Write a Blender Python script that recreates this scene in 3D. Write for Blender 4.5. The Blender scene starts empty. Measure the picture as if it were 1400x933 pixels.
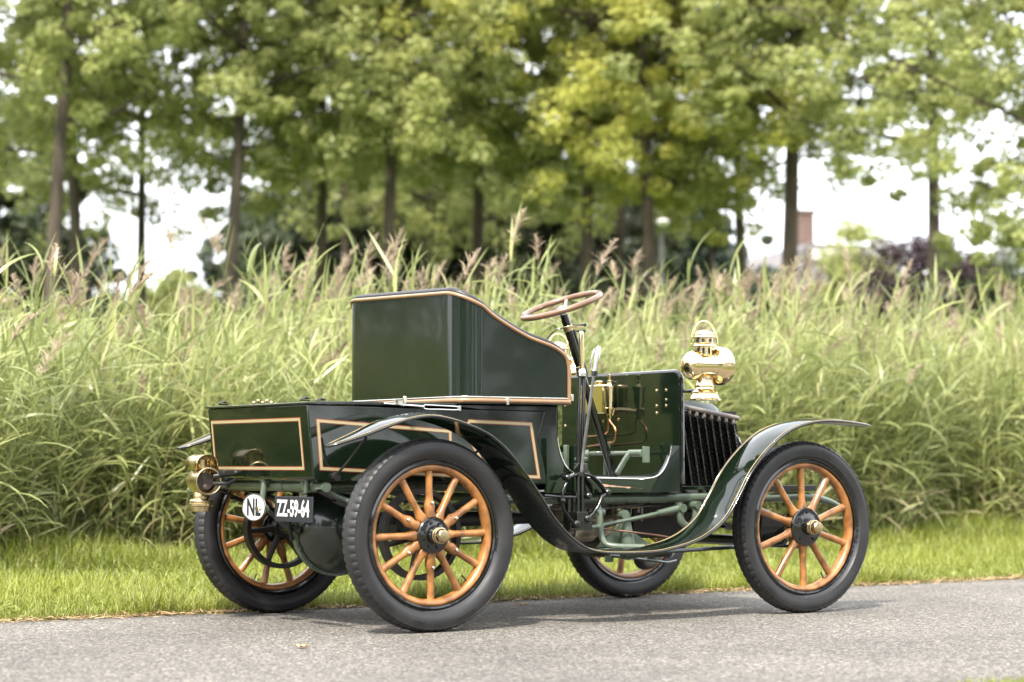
import bpy, bmesh, math, random
import numpy as np
from mathutils import Vector, Matrix

R = math.radians
PI = math.pi
C = bpy.context.scene.collection
SC = bpy.context.scene

# ------------------------------------------------------------------ camera, sky, sun, exposure
cd = bpy.data.cameras.new("camera")
cam = bpy.data.objects.new("camera", cd)
C.objects.link(cam)
yaw, pit = 0.97898, 0.05705
F = Vector((math.cos(yaw) * math.cos(pit), math.sin(yaw) * math.cos(pit), math.sin(pit)))
Rt = F.cross(Vector((0, 0, 1))).normalized()
Up = Rt.cross(F)
M = Matrix((Rt, Up, -F)).transposed().to_4x4()
M.translation = (-4.6855, -8.2710, 0.6937)
cam.matrix_world = M
cd.sensor_width = 36
cd.lens = 2933.33 / 1400 * 36
cd.clip_end = 3000
cd.clip_start = 0.05
cd.dof.use_dof = True
cd.dof.focus_distance = 9.35
cd.dof.aperture_fstop = 2.2
SC.camera = cam

SUN_EL, SUN_AZ = R(52), math.atan2(-0.60, -0.80)      # direction towards the sun, azimuth from +X
to_sun = Vector((math.cos(SUN_EL) * math.cos(SUN_AZ), math.cos(SUN_EL) * math.sin(SUN_AZ), math.sin(SUN_EL)))
w = bpy.data.worlds.new("World")
SC.world = w
w.use_nodes = True
wn, wl = w.node_tree.nodes, w.node_tree.links
wn.clear()
sky = wn.new("ShaderNodeTexSky")
sky.sky_type = 'NISHITA'
sky.sun_disc = False
sky.sun_elevation = SUN_EL
sky.sun_rotation = math.atan2(to_sun.x, to_sun.y)
sky.dust_density = 5.0
sky.air_density = 1.0
bg = wn.new("ShaderNodeBackground")
bg.inputs['Strength'].default_value = 0.14
wo = wn.new("ShaderNodeOutputWorld")
# thin bright cloud over most of the sky
tc = wn.new("ShaderNodeTexCoord")
nz = wn.new("ShaderNodeTexNoise")
nz.inputs['Scale'].default_value = 2.2
nz.inputs['Detail'].default_value = 6
cr = wn.new("ShaderNodeValToRGB")
cr.color_ramp.elements[0].position = 0.30
cr.color_ramp.elements[0].color = (0.45, 0.45, 0.45, 1)
cr.color_ramp.elements[1].position = 0.62
cr.color_ramp.elements[1].color = (1, 1, 1, 1)
mx = wn.new("ShaderNodeMixRGB")
mx.inputs['Color2'].default_value = (8.6, 8.8, 9.2, 1)
wl.new(tc.outputs['Generated'], nz.inputs['Vector'])
wl.new(nz.outputs['Fac'], cr.inputs['Fac'])
wl.new(cr.outputs['Color'], mx.inputs['Fac'])
wl.new(sky.outputs['Color'], mx.inputs['Color1'])
wl.new(mx.outputs['Color'], bg.inputs['Color'])
wl.new(bg.outputs[0], wo.inputs['Surface'])

sd = bpy.data.lights.new("sun", 'SUN')
sd.energy = 2.8
sd.angle = R(3.5)
sd.color = (1.0, 0.93, 0.82)
sun = bpy.data.objects.new("sun", sd)
C.objects.link(sun)
sun.rotation_euler = (-to_sun).to_track_quat('-Z', 'Y').to_euler()

SC.view_settings.view_transform = 'Standard'
SC.view_settings.look = 'None'
SC.view_settings.exposure = 1.6
SC.view_settings.gamma = 1
SC.view_settings.use_curve_mapping = False
SC.render.engine = 'CYCLES'
SC.cycles.max_bounces = 8
SC.cycles.transparent_max_bounces = 4

# ------------------------------------------------------------------ materials
def mat(name, col, rough=0.5, metal=0.0, var=0.0, vscale=8.0, bump=0.0, bscale=60.0, coat=0.0, stretch=None, rvar=0.0):
    m = bpy.data.materials.new(name)
    m.use_nodes = True
    n, l = m.node_tree.nodes, m.node_tree.links
    b = n['Principled BSDF']
    b.inputs['Base Color'].default_value = (*col, 1)
    b.inputs['Roughness'].default_value = rough
    b.inputs['Metallic'].default_value = metal
    if coat:
        b.inputs['Coat Weight'].default_value = coat
        b.inputs['Coat Roughness'].default_value = 0.03
    t = n.new('ShaderNodeTexCoord')
    src = t.outputs['Object']
    if stretch:
        mp = n.new('ShaderNodeMapping')
        mp.inputs['Scale'].default_value = stretch
        l.new(src, mp.inputs['Vector'])
        src = mp.outputs[0]
    if var or rvar:
        z = n.new('ShaderNodeTexNoise')
        z.inputs['Scale'].default_value = vscale
        z.inputs['Detail'].default_value = 5
        l.new(src, z.inputs['Vector'])
        if var:
            mr = n.new('ShaderNodeMapRange')
            mr.inputs['From Min'].default_value = 0.36
            mr.inputs['From Max'].default_value = 0.64
            mr.inputs['To Min'].default_value = 1 - var
            mr.inputs['To Max'].default_value = 1 + var
            l.new(z.outputs['Fac'], mr.inputs['Value'])
            x = n.new('ShaderNodeVectorMath')
            x.operation = 'SCALE'
            x.inputs[0].default_value = col
            l.new(mr.outputs[0], x.inputs['Scale'])
            l.new(x.outputs[0], b.inputs['Base Color'])
        if rvar:
            mr = n.new('ShaderNodeMapRange')
            mr.inputs['From Min'].default_value = 0.3
            mr.inputs['From Max'].default_value = 0.7
            mr.inputs['To Min'].default_value = max(0.02, rough - rvar)
            mr.inputs['To Max'].default_value = rough + rvar
            l.new(z.outputs['Fac'], mr.inputs['Value'])
            l.new(mr.outputs[0], b.inputs['Roughness'])
    if bump:
        z2 = n.new('ShaderNodeTexNoise')
        z2.inputs['Scale'].default_value = bscale
        z2.inputs['Detail'].default_value = 4
        l.new(src, z2.inputs['Vector'])
        bp = n.new('ShaderNodeBump')
        bp.inputs['Strength'].default_value = bump
        bp.inputs['Distance'].default_value = 0.01
        l.new(z2.outputs['Fac'], bp.inputs['Height'])
        l.new(bp.outputs[0], b.inputs['Normal'])
    return m

def leaf_mat(name, dark, light, dry=None, transl=0.35, rough=0.5):
    m = bpy.data.materials.new(name)
    m.use_nodes = True
    n, l = m.node_tree.nodes, m.node_tree.links
    b = n['Principled BSDF']
    b.inputs['Roughness'].default_value = rough
    a = n.new('ShaderNodeAttribute')
    a.attribute_name = 'tone'
    r = n.new('ShaderNodeValToRGB')
    e = r.color_ramp.elements
    e[0].position, e[0].color = 0.0, (*dark, 1)
    e[1].position, e[1].color = 0.8, (*light, 1)
    if dry:
        k = e.new(1.0)
        k.color = (*dry, 1)
    l.new(a.outputs['Fac'], r.inputs['Fac'])
    l.new(r.outputs[0], b.inputs['Base Color'])
    tr = n.new('ShaderNodeBsdfTranslucent')
    l.new(r.outputs[0], tr.inputs['Color'])
    mxs = n.new('ShaderNodeMixShader')
    mxs.inputs[0].default_value = transl
    l.new(b.outputs[0], mxs.inputs[1])
    l.new(tr.outputs[0], mxs.inputs[2])
    l.new(mxs.outputs[0], n['Material Output'].inputs['Surface'])
    return m

MT = {}
MT['paint'] = mat('dark_green_paint', (0.0046, 0.0094, 0.0049), 0.08, coat=0.28, bump=0.02, bscale=3.0, rvar=0.02, vscale=20)
MT['seat_paint'] = mat('dark_green_seat_paint', (0.0046, 0.0094, 0.0049), 0.15, coat=0.2, bump=0.03, bscale=4.0, rvar=0.03, vscale=12)
MT['paint_black'] = mat('black_enamel', (0.0038, 0.0042, 0.0038), 0.18, coat=0.6, rvar=0.05, vscale=15)
MT['under'] = mat('underside_black', (0.012, 0.012, 0.011), 0.5, var=0.3, vscale=14)
MT['chassis'] = mat('sage_green_paint', (0.082, 0.110, 0.076), 0.34, coat=0.35, var=0.12, vscale=16, rvar=0.08)
MT['chassis_dark'] = mat('deep_green_casting', (0.010, 0.018, 0.012), 0.28, coat=0.6, var=0.25, vscale=12)
MT['cream'] = mat('cream_coachline', (0.32, 0.272, 0.152), 0.35, coat=0.3)
MT['red'] = mat('red_coachline', (0.176, 0.036, 0.016), 0.35, coat=0.3)
MT['tan'] = mat('tan_moulding', (0.245, 0.140, 0.068), 0.30, coat=0.5, var=0.08, vscale=20)
MT['wood'] = mat('varnished_wood', (0.265, 0.112, 0.030), 0.34, coat=0.5, var=0.45, vscale=16, stretch=(1, 1, 1), rvar=0.06)
MT['wood_dark'] = mat('steering_wood', (0.15, 0.080, 0.042), 0.30, coat=0.6, var=0.2, vscale=14)
MT['rubber'] = mat('tyre_rubber', (0.01512, 0.01512, 0.01584), 0.50, var=0.22, vscale=9, bump=0.08, bscale=120, rvar=0.1)
MT['brass'] = mat('polished_brass', (0.84, 0.68, 0.40), 0.13, 1.0, rvar=0.06, vscale=10, bump=0.01, bscale=14)
MT['brass_dull'] = mat('aged_brass', (0.55, 0.44, 0.26), 0.27, 1.0, var=0.2, vscale=18, rvar=0.1)
MT['nickel'] = mat('nickel', (0.72, 0.70, 0.66), 0.18, 1.0, rvar=0.06, vscale=20)
MT['steel'] = mat('oily_steel', (0.22, 0.21, 0.20), 0.34, 1.0, var=0.3, vscale=20)
MT['alloy'] = mat('cast_aluminium', (0.40, 0.34, 0.27), 0.45, 0.9, var=0.35, vscale=16, bump=0.1)
MT['copper'] = mat('copper_pipe', (0.62, 0.30, 0.17), 0.25, 1.0, var=0.15)
MT['rust_rod'] = mat('oiled_brown_rod', (0.20, 0.12, 0.085), 0.4, 0.7, var=.3)
MT['leather'] = mat('black_leather', (0.0144, 0.0144, 0.016), 0.34, bump=0.25, bscale=90)
MT['floor'] = mat('grey_floor_sheet', (0.19, 0.19, 0.195), 0.38, 0.2, var=0.1)
MT['white'] = mat('white_enamel', (0.6, 0.5925, 0.5625), 0.35)
MT['plate'] = mat('plate_blue_black', (0.016, 0.018, 0.026), 0.38)
MT['glass'] = mat('lamp_lens', (0.10, 0.085, 0.08), 0.07, 0.0, coat=1.0)
MT['fin'] = mat('black_fins', (0.010, 0.010, 0.010), 0.45)
MT['bark'] = mat('grey_brown_bark', (0.06375, 0.0495, 0.03525), 0.9, var=0.35, vscale=6, bump=0.5, bscale=14, stretch=(1, 1, 0.25))
MT['leaf'] = leaf_mat('lime_leaves', (0.235, 0.265, 0.095), (0.45, 0.475, 0.165), transl=0.52)
MT['leaf_y'] = leaf_mat('yellowing_leaves', (0.29, 0.305, 0.070), (0.55, 0.54, 0.130), transl=0.5)
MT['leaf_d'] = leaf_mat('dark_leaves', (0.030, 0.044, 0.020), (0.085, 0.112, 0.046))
MT['leaf_c'] = leaf_mat('conifer_needles', (0.025, 0.048, 0.030), (0.065, 0.105, 0.058), transl=0.1)
MT['leaf_p'] = leaf_mat('purple_leaves', (0.030, 0.016, 0.022), (0.075, 0.040, 0.048))
MT['reed'] = leaf_mat('reed_leaves', (0.175, 0.212, 0.078), (0.395, 0.425, 0.160), (0.46, 0.39, 0.24), transl=0.42, rough=0.36)
MT['plume'] = leaf_mat('reed_plumes', (0.23, 0.175, 0.125), (0.50, 0.405, 0.29), transl=0.35, rough=0.8)
MT['grass'] = leaf_mat('verge_grass_blades', (0.12, 0.156, 0.0176), (0.32, 0.352, 0.0576), (0.4, 0.352, 0.176), transl=0.35, rough=0.45)
MT['deadleaf'] = leaf_mat('dead_leaf', (0.20, 0.11, 0.05), (0.52, 0.36, 0.20), transl=0.1, rough=0.7)

def asphalt():
    m = bpy.data.materials.new('worn_asphalt')
    m.use_nodes = True
    n, l = m.node_tree.nodes, m.node_tree.links
    b = n['Principled BSDF']
    b.inputs['Roughness'].default_value = 0.85
    t = n.new('ShaderNodeTexCoord')
    v = n.new('ShaderNodeTexVoronoi')
    v.inputs['Scale'].default_value = 105
    v.inputs['Randomness'].default_value = 1
    l.new(t.outputs['Object'], v.inputs['Vector'])
    sep = n.new('ShaderNodeSeparateColor')
    l.new(v.outputs['Color'], sep.inputs[0])
    r = n.new('ShaderNodeValToRGB')
    e = r.color_ramp.elements
    e[0].position, e[0].color = 0.0, (0.055, 0.051, 0.046, 1)
    e[1].position, e[1].color = 1.0, (0.45, 0.41, 0.355, 1)
    for p, c in ((0.28, (0.113, 0.104, 0.091)), (0.62, (0.175, 0.161, 0.141)), (0.86, (0.245, 0.222, 0.190))):
        k = e.new(p)
        k.color = (*c, 1)
    l.new(sep.outputs[0], r.inputs['Fac'])
    dr = n.new('ShaderNodeMapRange')                       # tar between the stones
    dr.inputs['From Min'].default_value = 0.42
    dr.inputs['From Max'].default_value = 0.75
    dr.inputs['To Min'].default_value = 1.0
    dr.inputs['To Max'].default_value = 0.45
    l.new(v.outputs['Distance'], dr.inputs['Value'])
    nz = n.new('ShaderNodeTexNoise')
    nz.inputs['Scale'].default_value = 0.75
    nz.inputs['Detail'].default_value = 7
    l.new(t.outputs['Object'], nz.inputs['Vector'])
    mr = n.new('ShaderNodeMapRange')
    mr.inputs['From Min'].default_value = 0.3
    mr.inputs['From Max'].default_value = 0.7
    mr.inputs['To Min'].default_value = 0.66
    mr.inputs['To Max'].default_value = 1.14
    l.new(nz.outputs['Fac'], mr.inputs['Value'])
    v2 = n.new('ShaderNodeTexVoronoi')
    v2.inputs['Scale'].default_value = 46
    l.new(t.outputs['Object'], v2.inputs['Vector'])
    sp2 = n.new('ShaderNodeSeparateColor')
    l.new(v2.outputs['Color'], sp2.inputs[0])
    m3 = n.new('ShaderNodeMapRange')
    m3.inputs['To Min'].default_value = 0.82
    m3.inputs['To Max'].default_value = 1.06
    l.new(sp2.outputs[1], m3.inputs['Value'])
    mm = n.new('ShaderNodeMath')
    mm.operation = 'MULTIPLY'
    l.new(m3.outputs[0], mm.inputs[0])
    l.new(mr.outputs[0], mm.inputs[1])
    mu = n.new('ShaderNodeMath')
    mu.operation = 'MULTIPLY'
    l.new(dr.outputs[0], mu.inputs[0])
    l.new(mm.outputs[0], mu.inputs[1])
    s = n.new('ShaderNodeVectorMath')
    s.operation = 'SCALE'
    l.new(r.outputs[0], s.inputs[0])
    l.new(mu.outputs[0], s.inputs['Scale'])
    l.new(s.outputs[0], b.inputs['Base Color'])
    bp = n.new('ShaderNodeBump')
    bp.invert = True
    bp.inputs['Strength'].default_value = 0.7
    bp.inputs['Distance'].default_value = 0.006
    l.new(v.outputs['Distance'], bp.inputs['Height'])
    l.new(bp.outputs[0], b.inputs['Normal'])
    return m
MT['asphalt'] = asphalt()
MT['soil'] = mat('grassy_soil', (0.0595, 0.0686, 0.021), 0.95, var=0.5, vscale=3.0, bump=0.6, bscale=30)
MT['field'] = mat('meadow', (0.10, 0.15, 0.035), 0.95, var=0.3, vscale=0.15)
MT['roof'] = mat('grey_roof_tiles', (0.14, 0.13, 0.13), 0.8, var=0.2, vscale=4)
MT['brick'] = mat('house_brick', (0.13, 0.085, 0.07), 0.85, var=0.2, vscale=6)
MT['render_wall'] = mat('pale_render', (0.55, 0.53, 0.49), 0.8)

# ------------------------------------------------------------------ mesh helpers
class MB:
    def __init__(s):
        s.v, s.f, s.m = [], [], []
    def add(s, vs, fs, m=0):
        o = len(s.v)
        s.v += [tuple(p) for p in vs]
        s.f += [tuple(i + o for i in f) for f in fs]
        s.m += [m] * len(fs)
    def box(s, c, d, rot=None, m=0):
        vs = [Vector(((i & 1) - .5, ((i >> 1) & 1) - .5, ((i >> 2) & 1) - .5)) for i in range(8)]
        vs = [Vector((p.x * d[0], p.y * d[1], p.z * d[2])) for p in vs]
        if rot is not None:
            vs = [rot @ p for p in vs]
        s.add([p + Vector(c) for p in vs], [(0, 2, 3, 1), (4, 5, 7, 6), (0, 1, 5, 4), (2, 6, 7, 3), (0, 4, 6, 2), (1, 3, 7, 5)], m)
    def tube(s, pts, r, n=10, closed=False, m=0, flat=1.0):
        pts = [Vector(p) for p in pts]
        rs = r if isinstance(r, (list, tuple)) else [r] * len(pts)
        N = len(pts)
        vs, fs, prev = [], [], None
        for i, p in enumerate(pts):
            if closed:
                t = (pts[(i + 1) % N] - pts[i - 1]).normalized()
            else:
                t = (pts[min(i + 1, N - 1)] - pts[max(i - 1, 0)]).normalized()
            if prev is None:
                up = Vector((0, 0, 1)) if abs(t.z) < 0.9 else Vector((0, 1, 0))
                u = t.cross(up).normalized()
            else:
                u = (prev - t * prev.dot(t)).normalized()
            prev = u
            b = t.cross(u)
            for k in range(n):
                a = 2 * PI * k / n
                vs.append(p + u * (math.cos(a) * rs[i]) + b * (math.sin(a) * rs[i] * flat))
        for i in range(N if closed else N - 1):
            j = (i + 1) % N
            for k in range(n):
                k2 = (k + 1) % n
                fs.append((i * n + k, i * n + k2, j * n + k2, j * n + k))
        if not closed:
            fs.append(tuple(range(n - 1, -1, -1)))
            fs.append(tuple((N - 1) * n + k for k in range(n)))
        s.add(vs, fs, m)
    def lathe(s, prof, o=(0, 0, 0), d=(0, 0, 1), n=32, cap=True, m=0, closed=False):
        """prof: list of (distance along axis, radius)"""
        d = Vector(d).normalized()
        up = Vector((0, 0, 1)) if abs(d.z) < 0.9 else Vector((1, 0, 0))
        u = d.cross(up).normalized()
        b = d.cross(u)
        o = Vector(o)
        vs, fs = [], []
        for a, r in prof:
            for k in range(n):
                t = 2 * PI * k / n
                vs.append(o + d * a + (u * math.cos(t) + b * math.sin(t)) * r)
        L = len(prof)
        for i in range(L if closed else L - 1):
            j = (i + 1) % L
            for k in range(n):
                k2 = (k + 1) % n
                fs.append((i * n + k, j * n + k, j * n + k2, i * n + k2))
        if cap and not closed:
            fs.append(tuple(range(n)))
            fs.append(tuple((L - 1) * n + k for k in range(n - 1, -1, -1)))
        s.add(vs, fs, m)
    def sphere(s, c, r, n=12, sc=(1, 1, 1), m=0):
        prof = [(-r * math.cos(PI * i / (n // 2 + 1)), max(1e-4, r * math.sin(PI * i / (n // 2 + 1)))) for i in range(n // 2 + 2)]
        t = MB()
        t.lathe(prof, n=n)
        s.add([(c[0] + p[0] * sc[0], c[1] + p[1] * sc[1], c[2] + p[2] * sc[2]) for p in t.v], t.f, m)
    def prism(s, poly, ax, a, b, m=0):
        """poly in the two axes other than ax (x,y,z order kept), extruded along ax from a to b"""
        def P(q, t):
            l = list(q)
            l.insert(ax, t)
            return tuple(l)
        n = len(poly)
        vs = [P(q, a) for q in poly] + [P(q, b) for q in poly]
        fs = [(i, (i + 1) % n, n + (i + 1) % n, n + i) for i in range(n)]
        fs += [tuple(range(n - 1, -1, -1)), tuple(range(n, 2 * n))]
        s.add(vs, fs, m)
    def grid(s, rows, m=0, close_u=False):
        """rows of equal length points -> quads"""
        n = len(rows[0])
        vs = [p for r in rows for p in r]
        fs = []
        for i in range(len(rows) - 1):
            for k in range(n if close_u else n - 1):
                k2 = (k + 1) % n
                fs.append((i * n + k, i * n + k2, (i + 1) * n + k2, (i + 1) * n + k))
        s.add(vs, fs, m)
    def mesh(s, name, mats, smooth=True, ang=35):
        me = bpy.data.meshes.new(name)
        me.from_pydata(s.v, [], s.f)
        bm = bmesh.new()
        bm.from_mesh(me)
        bmesh.ops.recalc_face_normals(bm, faces=bm.faces)
        bm.to_mesh(me)
        bm.free()
        for mm in mats if isinstance(mats, (list, tuple)) else [mats]:
            me.materials.append(mm)
        me.polygons.foreach_set('material_index', s.m)
        if smooth:
            me.polygons.foreach_set('use_smooth', [True] * len(me.polygons))
            me.set_sharp_from_angle(angle=R(ang))
        me.update()
        return me
    def build(s, name, mats, parent=None, bevel=0, smooth=True, ang=35, loc=(0, 0, 0)):
        ob = bpy.data.objects.new(name, s.mesh(name, mats, smooth, ang))
        C.objects.link(ob)
        ob.location = loc
        if parent:
            ob.parent = parent
        if bevel:
            bv = ob.modifiers.new('edge', 'BEVEL')
            bv.width = bevel
            bv.segments = 2
            bv.limit_method = 'ANGLE'
            bv.angle_limit = R(40)
        return ob

def tag(o, label=None, cat=None, group=None, kind=None):
    if label: o['label'] = label
    if cat: o['category'] = cat
    if group: o['group'] = group
    if kind: o['kind'] = kind
    return o

def empty(name, loc=(0, 0, 0)):
    o = bpy.data.objects.new(name, None)
    o.empty_display_size = 0.2
    C.objects.link(o)
    o.location = loc
    return o

def copy_tree(o, parent=None):
    c = o.copy()
    C.objects.link(c)
    if parent is not None:
        c.parent = parent
    for ch in o.children:
        copy_tree(ch, c)
    return c

def crom(pts, n=6):
    """Catmull-Rom through tuples"""
    P = [np.array(p, float) for p in pts]
    P = [2 * P[0] - P[1]] + P + [2 * P[-1] - P[-2]]
    out = []
    for i in range(1, len(P) - 2):
        for k in range(n):
            t = k / n
            a, b, c, d = P[i - 1], P[i], P[i + 1], P[i + 2]
            out.append(0.5 * (2 * b + (c - a) * t + (2 * a - 5 * b + 4 * c - d) * t * t + (3 * b - a - 3 * c + d) * t ** 3))
    out.append(P[-2])
    return [tuple(q) for q in out]

def text_geo(txt, size, extr=0.0015, sx=1.0, bold=0.0):
    cu = bpy.data.curves.new('t', 'FONT')
    cu.body = txt
    cu.size = size
    cu.extrude = extr
    cu.offset = bold
    cu.align_x = 'CENTER'
    cu.align_y = 'CENTER'
    cu.resolution_u = 4
    ob = bpy.data.objects.new('t', cu)
    C.objects.link(ob)
    dg = bpy.context.evaluated_depsgraph_get()
    dg.update()
    me = bpy.data.meshes.new_from_object(ob.evaluated_get(dg))
    vs = [(v.co.x * sx, v.co.y, v.co.z) for v in me.vertices]
    fs = [tuple(p.vertices) for p in me.polygons]
    bpy.data.objects.remove(ob)
    bpy.data.meshes.remove(me)
    return vs, fs

def np_mesh(name, V, Q, mats, tone=None, mi=None, smooth=True):
    me = bpy.data.meshes.new(name)
    V = np.ascontiguousarray(V, dtype=np.float32)
    Q = np.ascontiguousarray(Q, dtype=np.int32)
    me.vertices.add(len(V))
    me.vertices.foreach_set('co', V.ravel())
    me.loops.add(Q.size)
    me.loops.foreach_set('vertex_index', Q.ravel())
    me.polygons.add(len(Q))
    me.polygons.foreach_set('loop_start', np.arange(0, Q.size, Q.shape[1], dtype=np.int32))
    me.polygons.foreach_set('loop_total', np.full(len(Q), Q.shape[1], dtype=np.int32))
    if smooth:
        me.polygons.foreach_set('use_smooth', np.ones(len(Q), dtype=bool))
    for mm in mats if isinstance(mats, (list, tuple)) else [mats]:
        me.materials.append(mm)
    if mi is not None:
        me.polygons.foreach_set('material_index', np.ascontiguousarray(mi, dtype=np.int32))
    if tone is not None:
        at = me.attributes.new('tone', 'FLOAT', 'POINT')
        at.data.foreach_set('value', np.ascontiguousarray(tone, dtype=np.float32))
    me.update(calc_edges=True)
    return me

def ribbons(base, az, th0, th1, length, width, S, shape, roll, tone):
    """n curved blades; th = angle from vertical at the base / change along the blade. returns V, Q, tone"""
    n = len(base)
    t = np.linspace(0, 1, S + 1)
    th = th0[:, None] + th1[:, None] * t[None, :]
    thm = (th[:, :-1] + th[:, 1:]) / 2
    ds = (length / S)[:, None]
    dx = np.sin(thm) * ds
    dz = np.cos(thm) * ds
    hx = np.concatenate([np.zeros((n, 1)), np.cumsum(dx, 1)], 1)
    hz = np.concatenate([np.zeros((n, 1)), np.cumsum(dz, 1)], 1)
    ca, sa = np.cos(az)[:, None], np.sin(az)[:, None]
    P = np.stack([base[:, 0:1] + hx * ca, base[:, 1:2] + hx * sa, base[:, 2:3] + hz], -1)
    side = np.stack([-sa[:, 0], ca[:, 0], 0 * sa[:, 0]], -1)[:, None, :]
    nrm = np.stack([-np.cos(th) * ca, -np.cos(th) * sa, np.sin(th)], -1)
    rr = roll[:, None, None]
    sv = side * np.cos(rr) + nrm * np.sin(rr)
    wv = (width[:, None] * np.asarray(shape)[None, :])[..., None] * 0.5
    A, B = P - sv * wv, P + sv * wv
    V = np.stack([A, B], 2).reshape(-1, 3)
    i = (np.arange(n) * (S + 1) * 2)[:, None] + (np.arange(S) * 2)[None, :]
    Q = np.stack([i, i + 1, i + 3, i + 2], -1).reshape(-1, 4)
    return V, Q, np.repeat(tone, (S + 1) * 2), P

def join(parts):
    V, Q, T, Mi, o = [], [], [], [], 0
    for p in parts:
        V.append(p[0]); Q.append(p[1] + o); T.append(p[2]); Mi.append(np.full(len(p[1]), p[3]))
        o += len(p[0])
    return np.concatenate(V), np.concatenate(Q), np.concatenate(T), np.concatenate(Mi)

rng = np.random.default_rng(7)

# ------------------------------------------------------------------ ground, road, verge
ROAD_Y0, ROAD_Y1 = -3.57, 0.83
def verge_z(y):
    t = np.clip((y - ROAD_Y1) / 4.0, 0, 1)
    return 0.004 + 0.15 * t * t * (3 - 2 * t)

def sheet(name, xs, ys, zf, m, kind='structure'):
    X, Y = np.meshgrid(xs, ys, indexing='ij')
    Z = zf(X, Y)
    V = np.stack([X, Y, Z], -1).reshape(-1, 3)
    nx, ny = len(xs), len(ys)
    i = (np.arange(nx - 1) * ny)[:, None] + np.arange(ny - 1)[None, :]
    Q = np.stack([i, i + ny, i + ny + 1, i + 1], -1).reshape(-1, 4)
    me = np_mesh(name, V, Q, m)
    o = bpy.data.objects.new(name, me)
    C.objects.link(o)
    return tag(o, kind=kind)

sheet('ground', np.array([-380., 380.]), np.array([-380., 380.]), lambda X, Y: X * 0 - 0.06, MT['field'])
xs = np.arange(-14, 20, 0.04)
def road():
    n1 = 0.026 * np.sin(xs * 3.3) + 0.018 * np.sin(xs * 7.1) + 0.014 * np.sin(xs * 13.7 + 1) + rng.normal(0, 0.010, len(xs))
    n0 = 0.02 * np.sin(xs * 4.1) + rng.normal(0, 0.012, len(xs))
    X = np.concatenate([[-120], xs, [160]])
    a = ROAD_Y0 + np.concatenate([[0], n0, [0]])
    b = ROAD_Y1 + np.concatenate([[0], n1, [0]])
    fr = np.linspace(0, 1, 9)
    V = np.stack([np.repeat(X, 9), (a[:, None] * (1 - fr) + b[:, None] * fr).ravel(), np.zeros(len(X) * 9)], -1)
    i = (np.arange(len(X) - 1) * 9)[:, None] + np.arange(8)[None, :]
    Q = np.stack([i, i + 9, i + 10, i + 1], -1).reshape(-1, 4)
    o = bpy.data.objects.new('road', np_mesh('road', V, Q, MT['asphalt']))
    C.objects.link(o)
    tag(o, kind='structure')
road()
sheet('verge_soil', np.linspace(-40, 60, 120), np.concatenate([np.linspace(ROAD_Y1 - 0.06, 12, 60)]),
      lambda X, Y: np.where(Y < ROAD_Y1, -0.012, verge_z(Y) - 0.008 + 0.008 * np.sin(X * 3.3) * np.sin(Y * 4.1)), MT['soil'])
sheet('near_verge_soil', np.linspace(-40, 60, 40), np.linspace(-30, ROAD_Y0 + 0.05, 12), lambda X, Y: X * 0 - 0.012, MT['soil'])

CX, CY = -4.6855, -8.2710
def xl(y): return CX + (y - CY) * 0.374
def xr(y): return CX + (y - CY) * 1.083

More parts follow.
